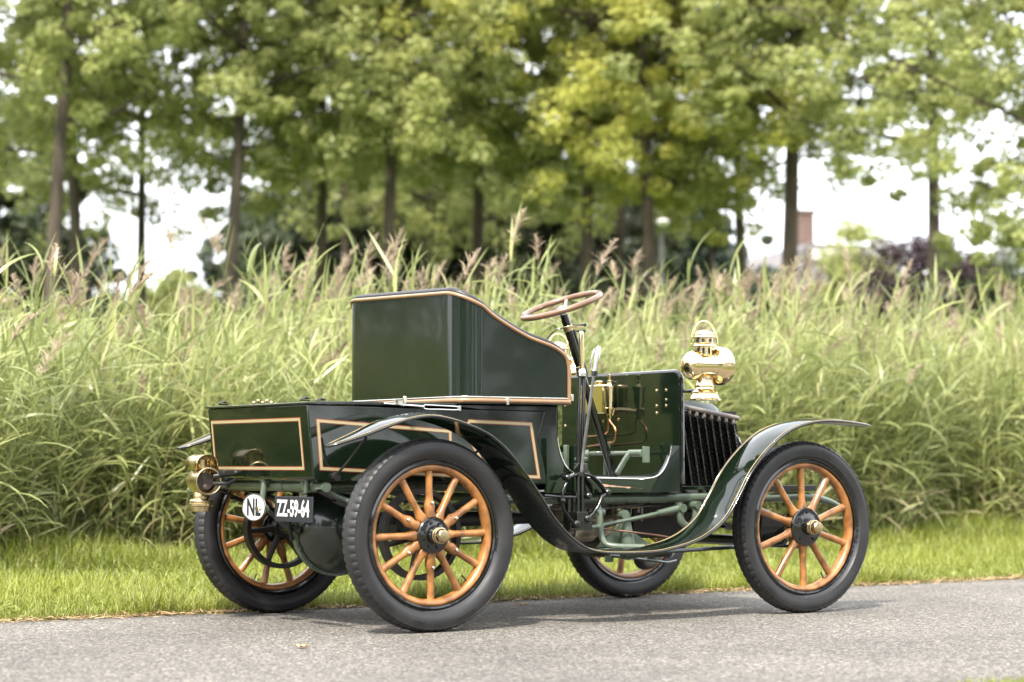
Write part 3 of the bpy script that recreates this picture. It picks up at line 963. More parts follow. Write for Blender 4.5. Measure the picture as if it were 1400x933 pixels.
# ---- wheels
WHEEL_CACHE = {}
def wheel_meshes(kind):
    rear = kind == 'rear'
    ro, ri = (0.295, 0.264) if rear else (0.302, 0.273)
    hw = 0.054 if rear else 0.049
    N = 12 if rear else 10
    out = []
    # steel rim (the part itself)
    mb = MB()
    mb.lathe([(-.034, ro - .002), (-.036, ro + .006), (-.030, ro + .014), (-.036, ro + .021), (-.028, ro + .026), (.028, ro + .026), (.036, ro + .021), (.030, ro + .014), (.036, ro + .006), (.034, ro - .002)], d=(0, 1, 0), n=96, closed=True)
    rim = mb.mesh('wheel', MT['paint_black'])
    # tyre
    b = ro + .016
    half = [(-.030, b), (-.043, b + .012), (-.9 * hw - .002, b + .026), (-hw, b + .042), (-hw + .002, b + .054), (-hw + .0065, .3825), (-hw + .0042, .3840), (-hw + .0065, .3865), (-hw + .013, .3925), (-.030, .3965), (-.021, .3990), (-.012, .3992), (-.010, .3965), (-.008, .3995), (0, .4000)]
    prof = half + [(-a, r) for a, r in reversed(half[:-1])]
    n = 288
    mb = MB()
    rows = []
    for a, r in prof:
        row = []
        for k in range(n):
            t = 2 * PI * k / n
            q = r
            if .385 < r and abs(a) > .018:
                sh = 0 if a < 0 else 3
                if (k + sh) % 4 == 0:
                    q = r - .0045
            elif r > .3985 and (k + 2) % 4 == 0 and abs(a) > .009:
                q = r - .0025
            row.append((q * math.cos(t), a, q * math.sin(t)))
        rows.append(row)
    mb.grid(rows, close_u=True)
    out.append(('tyre', mb.mesh('tyre', MT['rubber'], ang=28)))
    # wooden felloe
    mb = MB()
    d = .027
    mb.lathe([(-d + .008, ro), (-d, ro - .006), (-d - .001, ro - .014), (-d + .004, ri + .008), (-d + .014, ri), (d - .014, ri), (d - .004, ri + .008), (d + .001, ro - .014), (d, ro - .006), (d - .008, ro)], d=(0, 1, 0), n=96, closed=True)
    out.append(('felloe', mb.mesh('felloe', MT['wood'], ang=50)))
    # spokes
    for k in range(N):
        an = 2 * PI * k / N + (PI / 2 if not rear else 0) + .02
        bulge = rear and k % 2 == 1
        st = []
        w0 = math.tan(PI / N)
        for r in (.060, .072, .084, .096, .110, .122, .134, .146, .160, .180, .21, .24, ri + .003):
            tw = max(.0142, r * w0 * .99 if r < .078 else .0142 + max(0, (.115 - r)) * .26)
            if r < .078:
                tw = r * w0 * .995
            if bulge and .084 < r < .165:
                tw = max(tw, .0142 + .010 * math.exp(-((r - .118) / .022) ** 2))
            ax = .023 if r < .10 else .0165 + .0065 * max(0, (.14 - r) / .04 if r < .14 else 0)
            if r > .17:
                tw = (.0140 if rear else .0152) + .0015 * (r - .17) / .1
                ax = .0150
            st.append((r, tw, ax))
        mb = MB()
        rows = []
        e = Vector((math.cos(an), 0, math.sin(an)))
        tg = Vector((-math.sin(an), 0, math.cos(an)))
        for r, tw, ax in st:
            row = []
            for j in range(16):
                a = 2 * PI * j / 16
                ca, sa = math.cos(a), math.sin(a)
                pw = 0.55 if r < .09 else 0.9
                row.append(e * r + tg * (tw * math.copysign(abs(ca) ** pw, ca)) + Vector((0, ax * math.copysign(abs(sa) ** pw, sa), 0)))
            rows.append(row)
        mb.grid(rows, close_u=True)
        out.append(('spoke', mb.mesh('spoke', MT['wood'], ang=50)))
        if bulge:
            mb = MB()
            mb.lathe([(-.034, .0001), (-.034, .004), (-.0315, .0065), (-.027, .0065), (-.015, .0065)], o=e * .134, d=(0, 1, 0), n=12)
            out.append(('bolt', mb.mesh('bolt', MT['nickel'])))
    # hub flange, bolts, barrel, brass cap
    hr = .075 if rear else .089
    mb = MB()
    mb.lathe([(-.040, .02), (-.040, hr * .55), (-.036, hr * .62), (-.034, hr - .004), (-.030, hr), (-.022, hr)], d=(0, 1, 0), n=48, cap=False)
    mb.lathe([(-.066, .024), (-.066, .032), (-.060, .035), (-.038, .037)], d=(0, 1, 0), n=32, cap=False)
    nb = 8 if rear else 5
    for k in range(nb):
        a = 2 * PI * k / nb + .3
        q = hr * (.72 if rear else .78)
        mb.lathe([(-.043, .0001), (-.043, .0055), (-.034, .0055)], o=(q * math.cos(a), 0, q * math.sin(a)), d=(0, 1, 0), n=6)
    mb.lathe([(.03, hr), (.05, hr * .8), (.06, .04), (.06, .001)], d=(0, 1, 0), n=32, cap=False)
    out.append(('hub', mb.mesh('hub', MT['paint_black'])))
    mb = MB()
    mb.lathe([(-.062, .020), (-.064, .031), (-.071, .033), (-.074, .033), (-.076, .030), (-.084, .030), (-.087, .0335), (-.0905, .0335), (-.093, .029)], d=(0, 1, 0), n=32, cap=False)
    mb.lathe([(-.092, .029), (-.112, .029), (-.116, .026)], d=(0, 1, 0), n=6, cap=False)
    mb.lathe([(-.113, .0265), (-.1185, .0225), (-.120, .017), (-.1205, .0001)], d=(0, 1, 0), n=24, cap=False)
    out.append(('hub_cap', mb.mesh('hub_cap', MT['brass_dull'])))
    mb = MB()
    an = R(-47 if rear else -62)
    e = Vector((math.cos(an), 0, math.sin(an)))
    mb.tube([e * (ri + .002), e * (ri - .014), e * (ri - .03)], [.0035, .003, .004], 8)
    out.append(('valve', mb.mesh('valve', MT['paint_black'])))
    # moulded lettering on the sidewall
    for txt, deg, rad, h_ in (('DUNLOP', -66 if rear else 75, .3655, .0125), ('CORD', -103 if rear else -55, .3655, .0125)):
        vs, fs = text_fit(txt, .0155 * len(txt), h_, .0022)
        mb = MB()
        q = []
        for x, y, z in vs:
            rr = rad - y if deg < 0 else rad + y
            t = R(deg) + (x / rad if deg < 0 else -x / rad)
            q.append((rr * math.cos(t), -hw + .0032 - z - (.006 * max(0, (.366 - rr)) / .02), rr * math.sin(t)))
        mb.add(q, fs)
        out.append(('lettering', mb.mesh('lettering', MT['rubber'], smooth=False)))
    if rear:
        mb = MB()
        mb.lathe([(.055, .168), (.055, .190), (.100, .190), (.100, .168)], d=(0, 1, 0), n=64, closed=True)
        for k in range(6):
            a = 2 * PI * k / 6 + .25
            e = Vector((math.cos(a), 0, math.sin(a)))
            mb.tube([e * .045 + Vector((0, .075, 0)), e * .172 + Vector((0, .075, 0))], [.016, .011], 8)
        mb.lathe([(.03, .05), (.10, .045)], d=(0, 1, 0), n=24)
        out.append(('brake_drum', mb.mesh('brake_drum', MT['under'])))
    return rim, out

def put_wheel(kind, loc, rz, spin):
    if kind not in WHEEL_CACHE:
        WHEEL_CACHE[kind] = wheel_meshes(kind)
    rim, subs = WHEEL_CACHE[kind]
    wv = bpy.data.objects.new('wheel', rim)
    C.objects.link(wv)
    wv.parent = car
    wv.location = loc
    wv.rotation_euler = (0, spin, rz)
    for nm, me in subs:
        o = bpy.data.objects.new(nm, me)
        C.objects.link(o)
        o.parent = wv
    return wv
put_wheel('rear', (0, -.690, .3985), 0, 0)
put_wheel('rear', (0, .690, .3985), PI, .35)
put_wheel('front', (2.051, -.679, .3985), 0, 0)
put_wheel('front', (2.051, .679, .3985), PI, 1.1)

# ---- rear box and body tub
mb = MB()
mb.prism([(-.424, .632), (-.456, .938), (.742, .926), (.700, .80), (.735, .70), (.752, .600), (.30, .612), (-.40, .618)], 1, -.466, .466)
tub = mb.build('rear_body', MT['paint'], car, bevel=.006)
mb = MB()
mb.prism([(.28, .957), (.825, .957), (.826, .92), (.822, .80), (.815, .60), (.60, .60), (.60, .90), (.28, .93)], 1, -.448, .448)
mb.build('seat_riser', MT['paint'], car, bevel=.012)
mb = MB()
mb.prism([(-.464, .938), (-.464, .9475), (-.30, .953), (.27, .953), (.27, .938)], 1, -.4735, .4735)
lid = mb.build('box_lid', MT['paint'], car, bevel=.003)
mb = MB()
for (x, y) in ((-.43, -.40), (-.43, .36), (-.30, -.30)):
    mb.box((x, y, .955), (.04, .018, .006))
    mb.tube([(x - .015, y - .011, .960), (x - .005, y - .011, .968), (x + .02, y - .011, .962)], .003, 6)
    mb.tube([(x - .015, y + .011, .960), (x - .005, y + .011, .968), (x + .02, y + .011, .962)], .003, 6)
mb.build('lid_catch', MT['paint_black'], lid)
mb = MB()
for k in range(5):
    mb.sphere((-.36 + .012 * k, .20 - .018 * k, .960 + .008 * (k % 2)), .009, 8, (1, 1.4, 1))
mb.build('leather_strap_end', MT['brass_dull'], lid)
mb = MB()
mb.tube([(-.10, -.4790, .9455), (.10, -.4790, .936)], .006, 8)
mb.box((-.02, -.479, .950), (.05, .014, .018), Matrix.Rotation(.2, 3, 'Y'))
lp = crom([(.10, -.480, .943), (.20, -.480, .9405), (.265, -.480, .938), (.272, -.480, .931), (.262, -.480, .924), (.18, -.480, .925), (.105, -.480, .926), (.10, -.480, .943)], 4)
mb.tube(lp, .0035, 8)
mb.box((.277, -.480, .932), (.012, .012, .022))
mb.build('lid_stay', MT['nickel'], car)

def frame_band(poly, width, to3, nrm, lift):
    """closed mitred band inside poly; to3 maps 2D->3D, nrm lifts it off the panel"""
    n = len(poly)
    P = [Vector((*p, 0)) for p in poly]
    area = sum(P[i].x * P[(i + 1) % n].y - P[(i + 1) % n].x * P[i].y for i in range(n))
    sg = 1 if area > 0 else -1
    inn = []
    for i in range(n):
        d0 = (P[i] - P[i - 1]).normalized()
        d1 = (P[(i + 1) % n] - P[i]).normalized()
        n0 = Vector((-d0.y, d0.x, 0)) * sg
        n1 = Vector((-d1.y, d1.x, 0)) * sg
        bis = (n0 + n1).normalized()
        inn.append(P[i] + bis * (width / max(.3, bis.dot(n0))))
    nr = Vector(nrm)
    A = [Vector(to3(p.x, p.y)) + nr * lift for p in P]
    B = [Vector(to3(p.x, p.y)) + nr * lift for p in inn]
    A0 = [Vector(to3(p.x, p.y)) - nr * .001 for p in P]
    B0 = [Vector(to3(p.x, p.y)) - nr * .001 for p in inn]
    vs = A + B + A0 + B0
    fs = []
    for i in range(n):
        j = (i + 1) % n
        fs += [(i, j, n + j, n + i), (i, 2 * n + i, 2 * n + j, j), (n + i, n + j, 3 * n + j, 3 * n + i)]
    return vs, fs

def inset(poly, d):
    n = len(poly)
    P = [Vector((*p, 0)) for p in poly]
    area = sum(P[i].x * P[(i + 1) % n].y - P[(i + 1) % n].x * P[i].y for i in range(n))
    sg = 1 if area > 0 else -1
    o = []
    for i in range(n):
        d0 = (P[i] - P[i - 1]).normalized(); d1 = (P[(i + 1) % n] - P[i]).normalized()
        n0 = Vector((-d0.y, d0.x, 0)) * sg; n1 = Vector((-d1.y, d1.x, 0)) * sg
        b = (n0 + n1).normalized()
        q = P[i] + b * (d / max(.3, b.dot(n0)))
        o.append((q.x, q.y))
    return o

def coachline(poly, to3, nrm):
    mb = MB()
    mb.add(*frame_band(poly, .0185, to3, nrm, .0008), 1)
    mb.add(*frame_band(inset(poly, .0038), .0112, to3, nrm, .0022), 0)
    mb.build('coachline', [MT['cream'], MT['red']], tub, smooth=False)
rear3 = lambda y, z: (-.456 + (.938 - z) / .306 * .032, y, z)
coachline([(.442, .886), (-.398, .886), (-.398, .664), (.442, .664)], rear3, (-1, 0, -.104))
for s in (-1, 1):
    side3 = lambda x, z, s=s: (x, .466 * s, z)
    coachline([(-.416, .880), (.25, .840), (.25, .632), (-.396, .664)], side3, (0, s, 0))
    coachline([(.335, .886), (.668, .876), (.714, .624), (.44, .634), (.300, .838)], side3, (0, s, 0))

# ---- seat body: a U of panel with a swept top line
ztop_pts = crom([(.836, .960), (.836, 1.02), (.836, 1.10), (.832, 1.145), (.813, 1.186), (.746, 1.226), (.609, 1.268), (.455, 1.342), (.370, 1.400), (.315, 1.428), (.27, 1.440)], 8)
SB = .958
def seat_path(off=0.0):
    """plan points from the near front round the back to the far front"""
    hw_, xr_, rc = .510 - off, .262 + off, .115 - off * .6
    pts = []
    for x, z in ztop_pts:
        if x > xr_ + rc:
            pts.append((x if off == 0 else min(x, .836), -hw_, z))
    zc = pts[-1][2]
    for k in range(1, 33):
        a = PI / 2 * k / 32
        pts.append((xr_ + rc - rc * math.sin(a), -hw_ + rc - rc * math.cos(a), zc + (1.452 - zc) * math.sin(PI / 2 * k / 32)))
    m = 14
    for k in range(1, m):
        t = k / m
        y = (-hw_ + rc) + (2 * hw_ - 2 * rc) * t
        pts.append((xr_, y, 1.452))
    far = [(x, -y, z) for x, y, z in reversed(pts[:len(pts) - (m - 1)])]
    return pts + far
SK = .024
def sk(p): return (p[0], p[1], p[2] + SK * p[1] * (p[2] - SB) / .5)
outp, innp = seat_path(0), seat_path(.026)
mb = MB()
rows = []
for f in np.linspace(0, 1, 9):
    rows.append([sk((x, y, SB + (max(z, SB + .001) - SB) * f)) for x, y, z in outp])
for f in np.linspace(1, 0, 5):
    rows.append([sk((x, y, SB + (max(z, SB + .001) - SB) * f)) for x, y, z in innp])
mb.grid(rows)
mb.prism([(x, y) for x, y, z in outp if z > 1.0], 2, SB - .006, SB + .02)
seat = mb.build('seat_body', MT['seat_paint'], car, ang=40)
def off_out(pts, d):
    o = []
    n = len(pts)
    for i, p in enumerate(pts):
        a, b = Vector(pts[max(i - 1, 0)]), Vector(pts[min(i + 1, n - 1)])
        t = (b - a); t.z = 0
        if t.length < 1e-5:
            nn = Vector((0, -1 if p[1] < 0 else 1, 0))
        else:
            t.normalize(); nn = Vector((t.y, -t.x, 0))
            if nn.dot(Vector((p[0] - .55, p[1], 0))) < 0: nn = -nn
        o.append((p[0] + nn.x * d, p[1] + nn.y * d, p[2]))
    return o
top = [p for p in outp if p[2] > .962]
mb = MB()
mb.tube([sk((x, y, z - .010)) for x, y, z in off_out(top, .002)], .0088, 10)
base = [(x, y, SB + .008) for x, y, z in outp if z > 1.09]
base = [(.836, -.510, SB + .008)] + base + [(.836, .510, SB + .008)]
mb.tube([sk(p) for p in off_out(base, .002)], .0105, 10)
mb.build('moulding', MT['tan'], seat, ang=60)
mb = MB()
mb.tube([sk((p[0], p[1], SB + .0235)) for p in off_out(base, .0015)], .0032, 6)
mb.build('bead', MT['nickel'], seat, ang=60)
mb = MB()
ro_ = [p for p in seat_path(.020) if p[2] > 1.1]
mb.tube([sk((x, y, z + .002)) for x, y, z in ro_], .0150, 12)
mb.build('leather_roll', MT['leather'], seat, ang=60)
mb = MB()
mb.box((.60, 0, 1.03), (.46, .94, .13))
mb.box((.34, 0, 1.24), (.11, .90, .34), Matrix.Rotation(-.12, 3, 'Y'))
mb.build('cushion', MT['leather'], seat, bevel=.03)
mb = MB()
for x, z in ((.845, .985), (.50, .963), (-.02, .962)):
    mb.box((x, -.520, z), (.014, .012, .030))
mb.build('clip', MT['nickel'], seat, bevel=.002)

# ---- floor, sills, dashboard
U = crom([(.801, .806), (.806, .770), (.822, .722), (.852, .676), (.904, .643), (.960, .631), (1.12, .627), (1.282, .625), (1.366, .641), (1.412, .690), (1.434, .740), (1.439, .776)], 5)
for s in (-1, 1):
    mb = MB()
    lo = [(x, .563) for x, z in U]
    ys = (.470 * s, .450 * s)
    A = [[(x, y, z) for x, z in U] for y in ys]
    B = [[(x, y, .563) for x, z in U] for y in ys]
    mb.grid([B[0], A[0], A[1], B[1]])
    mb.box((.772, .460 * s, .684), (.058, .02, .242))
    mb.box((1.4655, .460 * s, .670), (.051, .02, .212))
    sill = mb.build('side_sill', MT['paint'], car)
    mb = MB()
    mb.tube([(x, .4715 * s, z) for x, z in U], .0036, 8)
    mb.build('edge_bead', MT['nickel'], sill)
    if s < 0:
        mb = MB()
        g = random.Random(4)
        top_, bot_ = [], []
        for k in range(24):
            x = 1.035 + .235 * k / 23
            hgt = (.016 if k < 5 else .007 if k < 17 else .0015) * g.uniform(.6, 1.2)
            top_.append((x, .598 - .018 * k / 23 + hgt * .4)); bot_.append((x, .598 - .018 * k / 23 - hgt * .6))
        mb.grid([[(x, -.4712, z) for x, z in bot_], [(x, -.4728, z) for x, z in top_]])
        mb.build('bare_patch', mat('bare_primer', (.55, .36, .25), .6), sill, smooth=False)
mb = MB()
mb.box((1.145, 0, .625), (.70, .898, .014))
mb.build('floor_board', MT['floor'], car)

def round_top(hw_, z0, z1, r, n=8):
    p = [(-hw_, z0), (-hw_, z1 - r)]
    for k in range(1, n + 1):
        a = PI / 2 * k / n
        p.append((-hw_ + r - r * math.cos(a), z1 - r + r * math.sin(a)))
    q = [(-y, z) for y, z in reversed(p)]
    return p + q
dp = round_top(.470, .60, 1.118, .045)
mb = MB()
mb.prism(dp, 0, 1.492, 1.515)
dash = mb.build('dashboard', MT['paint'], car, bevel=.002)
mb = MB()
mb.tube([(1.5035, y, z) for y, z in dp], .0125, 8)
mb.build('edge_bead', MT['paint_black'], dash)
mb = MB()
for y, z in ((-.30, 1.035), (-.372, 1.035), (-.372, .990), (-.372, .963), (-.30, .963), (.12, .90), (.44, .98), (.44, .88), (-.30, .93), (.0, .905)):
    mb.lathe([(-.006, .0001), (-.006, .004), (-.003, .008), (.002, .008)], o=(1.491, y, z), d=(1, 0, 0), n=10)
mb.build('screw', MT['brass_dull'], dash)
# brass oil tank, drip pump and copper pipes
mb = MB()
mb.box((1.452, .125, 1.003), (.072, .205, .140))
tank = mb.build('oil_tank', MT['brass'], dash, bevel=.006)
mb = MB()
mb.lathe([(0, .02), (.006, .021), (.010, .028), (.016, .028), (.020, .018), (.021, .0001)], o=(1.452, .10, 1.073), n=20)
mb.build('filler_cap', MT['brass'], tank)
mb = MB()
px_, py_ = 1.405, -.045
mb.lathe([(.905, .012), (.925, .014), (.928, .020), (.955, .024), (.957, .024), (.960, .021), (.985, .021), (.986, .026), (1.035, .026), (1.036, .029), (1.050, .029), (1.052, .034), (1.062, .034), (1.064, .014), (1.075, .010), (1.078, .013), (1.088, .013), (1.091, .006), (1.104, .006), (1.106, .011), (1.116, .011), (1.120, .0001)], o=(px_, py_, 0), n=28)
mb.tube([(px_, py_, .945), (1.47, py_ + .01, .95), (1.492, py_ + .01, .95)], .012, 10)
mb.tube([(px_, py_ - .005, .93), (px_ - .005, py_ - .03, .925), (px_, py_ - .036, .955)], .007, 8)
mb.build('oil_pump', MT['brass'], dash)
mb = MB()
mb.tube(crom([(1.405, -.045, .915), (1.40, -.055, .895), (1.40, -.09, .865), (1.40, -.10, .835), (1.40, -.085, .800), (1.41, -.02, .790), (1.44, .10, .782), (1.48, .24, .775)], 6), .0052, 8)
mb.tube(crom([(1.41, -.03, .915), (1.41, -.025, .880), (1.41, -.02, .845), (1.42, .03, .832), (1.45, .12, .828), (1.48, .24, .825)], 6), .0045, 8)
mb.build('copper_pipe', MT['copper'], dash)
# pedal gear in sage green
mb = MB()
mb.tube([(1.33, .02, .742), (1.33, -.30, .742)], [.010, .010], 10)
mb.tube([(1.33, -.30, .742), (1.33, -.40, .742)], [.017, .017], 12)
mb.tube(crom([(1.33, -.31, .745), (1.30, -.315, .72), (1.265, -.32, .68), (1.24, -.32, .645)], 4), [.010] * 13, 8, flat=1.6)
mb.tube([(1.33, .02, .742), (1.30, .04, .735)], .02, 10)
mb.lathe([(-.012, .018), (.012, .018)], o=(1.32, -.13, .775), d=(0, 1, 0), n=14)
mb.tube([(1.33, -.13, .742), (1.32, -.13, .775)], .010, 8)
mb.tube([(1.33, -.12, .74), (1.32, -.12, .70), (1.32, -.12, .64)], .008, 8)
mb.box((1.345, -.405, .735), (.035, .014, .075))
mb.build('pedal_shaft', MT['chassis'], car, bevel=.002)
mb = MB()
mb.box((1.47, .405, .725), (.02, .025, .12))
mb.box((1.45, .43, .70), (.03, .02, .10))
mb.build('floor_bracket', MT['chassis'], car, bevel=.003)
mb = MB()
mb.sphere((1.20, -.10, .715), .035, 12, (1, 1, .35))
mb.tube([(1.20, -.10, .71), (1.25, -.10, .63)], .007, 8)
mb.build('pedal', MT['chassis'], car)

# ---- steering column and wheel
cb0, cb1 = Vector((1.271, -.25, .632)), Vector((.985, -.25, 1.400))
cdv = (cb1 - cb0).normalized()
mb = MB()
mb.tube([cb0, cb0 + cdv * .50], .0165, 14)
mb.tube([cb0 + Vector((.036, .02, 0)), cb0 + cdv * .52 + Vector((.02, .02, 0))], .009, 8)
mb.tube([cb0 + cdv * .49, cb0 + cdv * .51, cb0 + cdv * .72, cb0 + cdv * .79, cb1], [.019, .0205, .0205, .0195, .015], 14)
mb.tube([cb0 + cdv * .51 + Vector((.020, -.012, 0)), cb0 + cdv * .72 + Vector((.020, -.012, 0))], .008, 8)
colm = mb.build('steering_column', MT['paint_black'], car)
mb = MB()
mb.tube([cb0 + cdv * .512, cb0 + cdv * .545], .0225, 14)
mb.tube([cb0 + cdv * .715, cb0 + cdv * .742], .0235, 14)
mb.box(cb0 + cdv * .728 + Vector((.035, -.01, .006)), (.07, .03, .012))
mb.build('control_quadrant', MT['brass_dull'], colm, bevel=.002)
mb = MB()
for dz, dx in ((.012, .075), (-.016, .07)):
    p = cb0 + cdv * .728 + Vector((0, -.012, dz))
    mb.tube([p, p + Vector((.045, -.006, .004)), p + Vector((dx, -.008, .006))], [.004, .004, .006], 8)
    mb.sphere(tuple(p + Vector((dx + .006, -.008, .006))), .008, 8)
p = cb0 + cdv * .728
mb.tube(crom([p, p + Vector((-.03, 0, .0)), p + Vector((-.06, .02, -.012)), p + Vector((-.085, .05, -.05))], 4), .0035, 6)
mb.build('control_lever', MT['paint_black'], colm)
ax1 = Vector((cdv.z, 0, -cdv.x)); ax2 = Vector((0, 1, 0))
wc = cb1 + cdv * .018
mb = MB()
mb.tube([wc + (ax1 * math.cos(a) + ax2 * math.sin(a)) * .186 for a in [2 * PI * k / 64 for k in range(64)]], .0138, 12, closed=True, flat=1.0)
sw = mb.build('steering_wheel', MT['wood_dark'], colm, ang=60)
mb = MB()
hb = cb1 - cdv * .006
for k in range(4):
    a = PI / 4 + PI / 2 * k
    dd = ax1 * math.cos(a) + ax2 * math.sin(a)
    mb.tube([hb + dd * .02, hb + dd * .10 + cdv * .004, wc + dd * .182], [.010, .009, .008], 8, flat=.5)
mb.lathe([(-.02, .018), (.0, .024), (.016, .022), (.022, .012), (.024, .0001)], o=hb, d=cdv, n=20)
mb.build('wheel_spider', MT['nickel'], colm)

# ---- hand levers beside the seat
mb = MB()
for dx in (-.0115, .0125):
    mb.tube([(.896 + dx, -.508, .430), (.897 + dx, -.508, .70), (.908 + dx, -.508, 1.085)], [.011, .0105, .0085], 8, flat=1.0)
mb.box((.902, -.508, .665), (.055, .03, .06))
mb.box((.897, -.508, .455), (.06, .04, .05))
lev = mb.build('gear_lever', MT['paint_black'], car, bevel=.002)
mb = MB()
mb.tube([(.908, -.508, 1.082), (.909, -.508, 1.098), (.910, -.508, 1.10), (.910, -.508, 1.115)], [.026, .026, .018, .014], 12)
mb.build('collar', MT['nickel'], lev)
mb = MB()
mb.tube([(.909, -.508, 1.11), (.907, -.508, 1.20), (.905, -.508, 1.265), (.905, -.508, 1.284)], [.0105, .0115, .0125, .009], 12)
mb.build('handle', MT['brass'], lev)
mb = MB()
mb.tube([(.885, -.535, .655), (.905, -.535, .80), (.957, -.535, 1.10)], [.0078, .0080, .0072], 10, flat=.7)
brk = mb.build('brake_lever', MT['steel'], car)
mb = MB()
mb.tube([(.957, -.535, 1.095), (.968, -.535, 1.15), (.980, -.535, 1.205), (.982, -.535, 1.217)], [.010, .012, .013, .007], 12)
mb.tube(crom([(.958, -.535, 1.10), (.94, -.535, 1.115), (.942, -.535, 1.16), (.958, -.535, 1.205)], 4), .004, 8)
mb.build('handle', MT['nickel'], brk)
mb = MB()
mb.tube([(.957, -.535, 1.085), (.959, -.535, 1.105)], .014, 12)
mb.build('collar', MT['paint_black'], brk)
mb = MB()
mb.tube([(.910, -.515, .648), (.950, -.515, .640), (.985, -.515, .618), (1.012, -.515, .590), (1.036, -.515, .560)], [.015, .013, .017, .015, .012], 8, flat=.6)
mb.tube([(.930, -.500, .636), (.965, -.500, .600), (.975, -.500, .560)], [.009, .010, .008], 8, flat=.7)
mb.tube([(1.030, -.522, .560), (1.004, -.522, .545), (.985, -.522, .505), (.955, -.522, .472), (.925, -.522, .448)], [.012, .013, .012, .012, .014], 8, flat=.7)
mb.tube([(.885, -.515, .650), (.850, -.515, .640), (.815, -.515, .628)], [.011, .016, .012], 8, flat=.6)
mb.tube([(.818, -.515, .612), (.797, -.515, .575), (.792, -.515, .530), (.802, -.515, .49), (.835, -.515, .452), (.865, -.515, .425)], [.010, .012, .012, .011, .010, .012], 8, flat=.7)
mb.tube([(.70, -.515, .553), (.80, -.515, .546), (.87, -.515, .545)], .007, 8)
for x, z, r in ((1.036, .565, .016), (.815, .632, .014), (.93, .55, .016), (.925, .448, .018), (.865, .425, .018), (.79, .53, .012)):
    mb.lathe([(-.025, .0001), (-.025, r * .6), (-.018, r), (.015, r), (.015, .0001)], o=(x, -.515, z), d=(0, 1, 0), n=12)
mb.box((.90, -.49, .415), (.12, .05, .035))
mb.box((.86, -.47, .47), (.03, .04, .16))
mb.build('lever_linkage', MT['paint_black'], car, bevel=.002)

# ---- bonnet and side radiators
secs = [(1.515, .315, .945, .255, .995, 1.008), (1.70, .315, .940, .255, .992, 1.004), (1.86, .315, .925, .255, .982, .995), (1.93, .310, .885, .25, .940, .955), (2.00, .305, .810, .245, .860, .875), (2.07, .300, .700, .24, .745, .757), (2.115, .295, .590, .235, .620, .628)]
mb = MB()
rows = []
for x, w1, z1, w2, z2, zc in secs:
    half = [(x, -w1, .545), (x, -w1, z1 - .02), (x, -w1 + .012, z1 + .006), (x, -w2, z2), (x, -w2 * .5, zc - .003), (x, 0, zc)]
    rows.append(half + [(a, -b, c) for a, b, c in reversed(half[:-1])])
mb.grid(rows)
mb.add(rows[-1], [tuple(range(len(rows[-1])))])
bon = mb.build('bonnet', MT['paint'], car, ang=32)
for s in (-1, 1):
    mb = MB()
    yb = .395 * s
    mb.box((1.72, .352 * s, .755), (.37, .05, .37))
    rad = mb.build('radiator', MT['fin'], car)
    mb = MB()
    mb.tube([(1.522, yb, .966), (1.905, yb, .908)], .0125, 12)
    tops = []
    for k in range(8):
        x = 1.560 + .0445 * k
        z = .966 - (x - 1.522) * .1514
        tops.append((x, z))
        mb.lathe([(0, .0085), (-.012, .0105), (-.020, .0105), (-.026, .007)], o=(x + .002, yb, z - .010), n=12)
    mb.build('header_pipe', mat('header_pipe_paint', (.15, .125, .11), .4, coat=.3), rad)
    mb = MB()
    mt_ = MB()
    for bank, (dy, xo) in enumerate(((0, 0), (-.028 * s, .022))):
        for x, z in tops:
            zt, zb = z - .030, .592
            slope = .19
            mt_.tube([(x + xo, yb + dy, zt + .02), (x + xo + slope * (zt - zb), yb + dy, zb)], .0055, 8)
            m = int((zt - zb) / .0068)
            for j in range(m):
                zz = zt - (zt - zb) * (j + .5) / m
                xx = x + xo + slope * (zt - zz)
                rr = .0200 + .0012 * ((j * 7 + 3) % 5 - 2) / 2
                vs = [(xx, yb + dy, zz + .0012)]
                for q in range(10):
                    a = 2 * PI * q / 10 + j * 1.7
                    q2 = .0030 if q % 2 else -.0026
                    vs.append((xx + rr * math.cos(a), yb + dy + rr * math.sin(a), zz + q2))
                mb.add(vs, [(0, 1 + q, 1 + (q + 1) % 10) for q in range(10)])
    mb.build('fins', MT['fin'], rad, smooth=False)
    mt_.build('tubes', MT['steel'], rad)
    mb = MB()
    mb.box((1.73, .385 * s, .580), (.44, .06, .018))
    mb.box((1.5235, .40 * s, .77), (.012, .075, .40))
    mb.build('radiator_frame', MT['paint'], rad, bevel=.002)

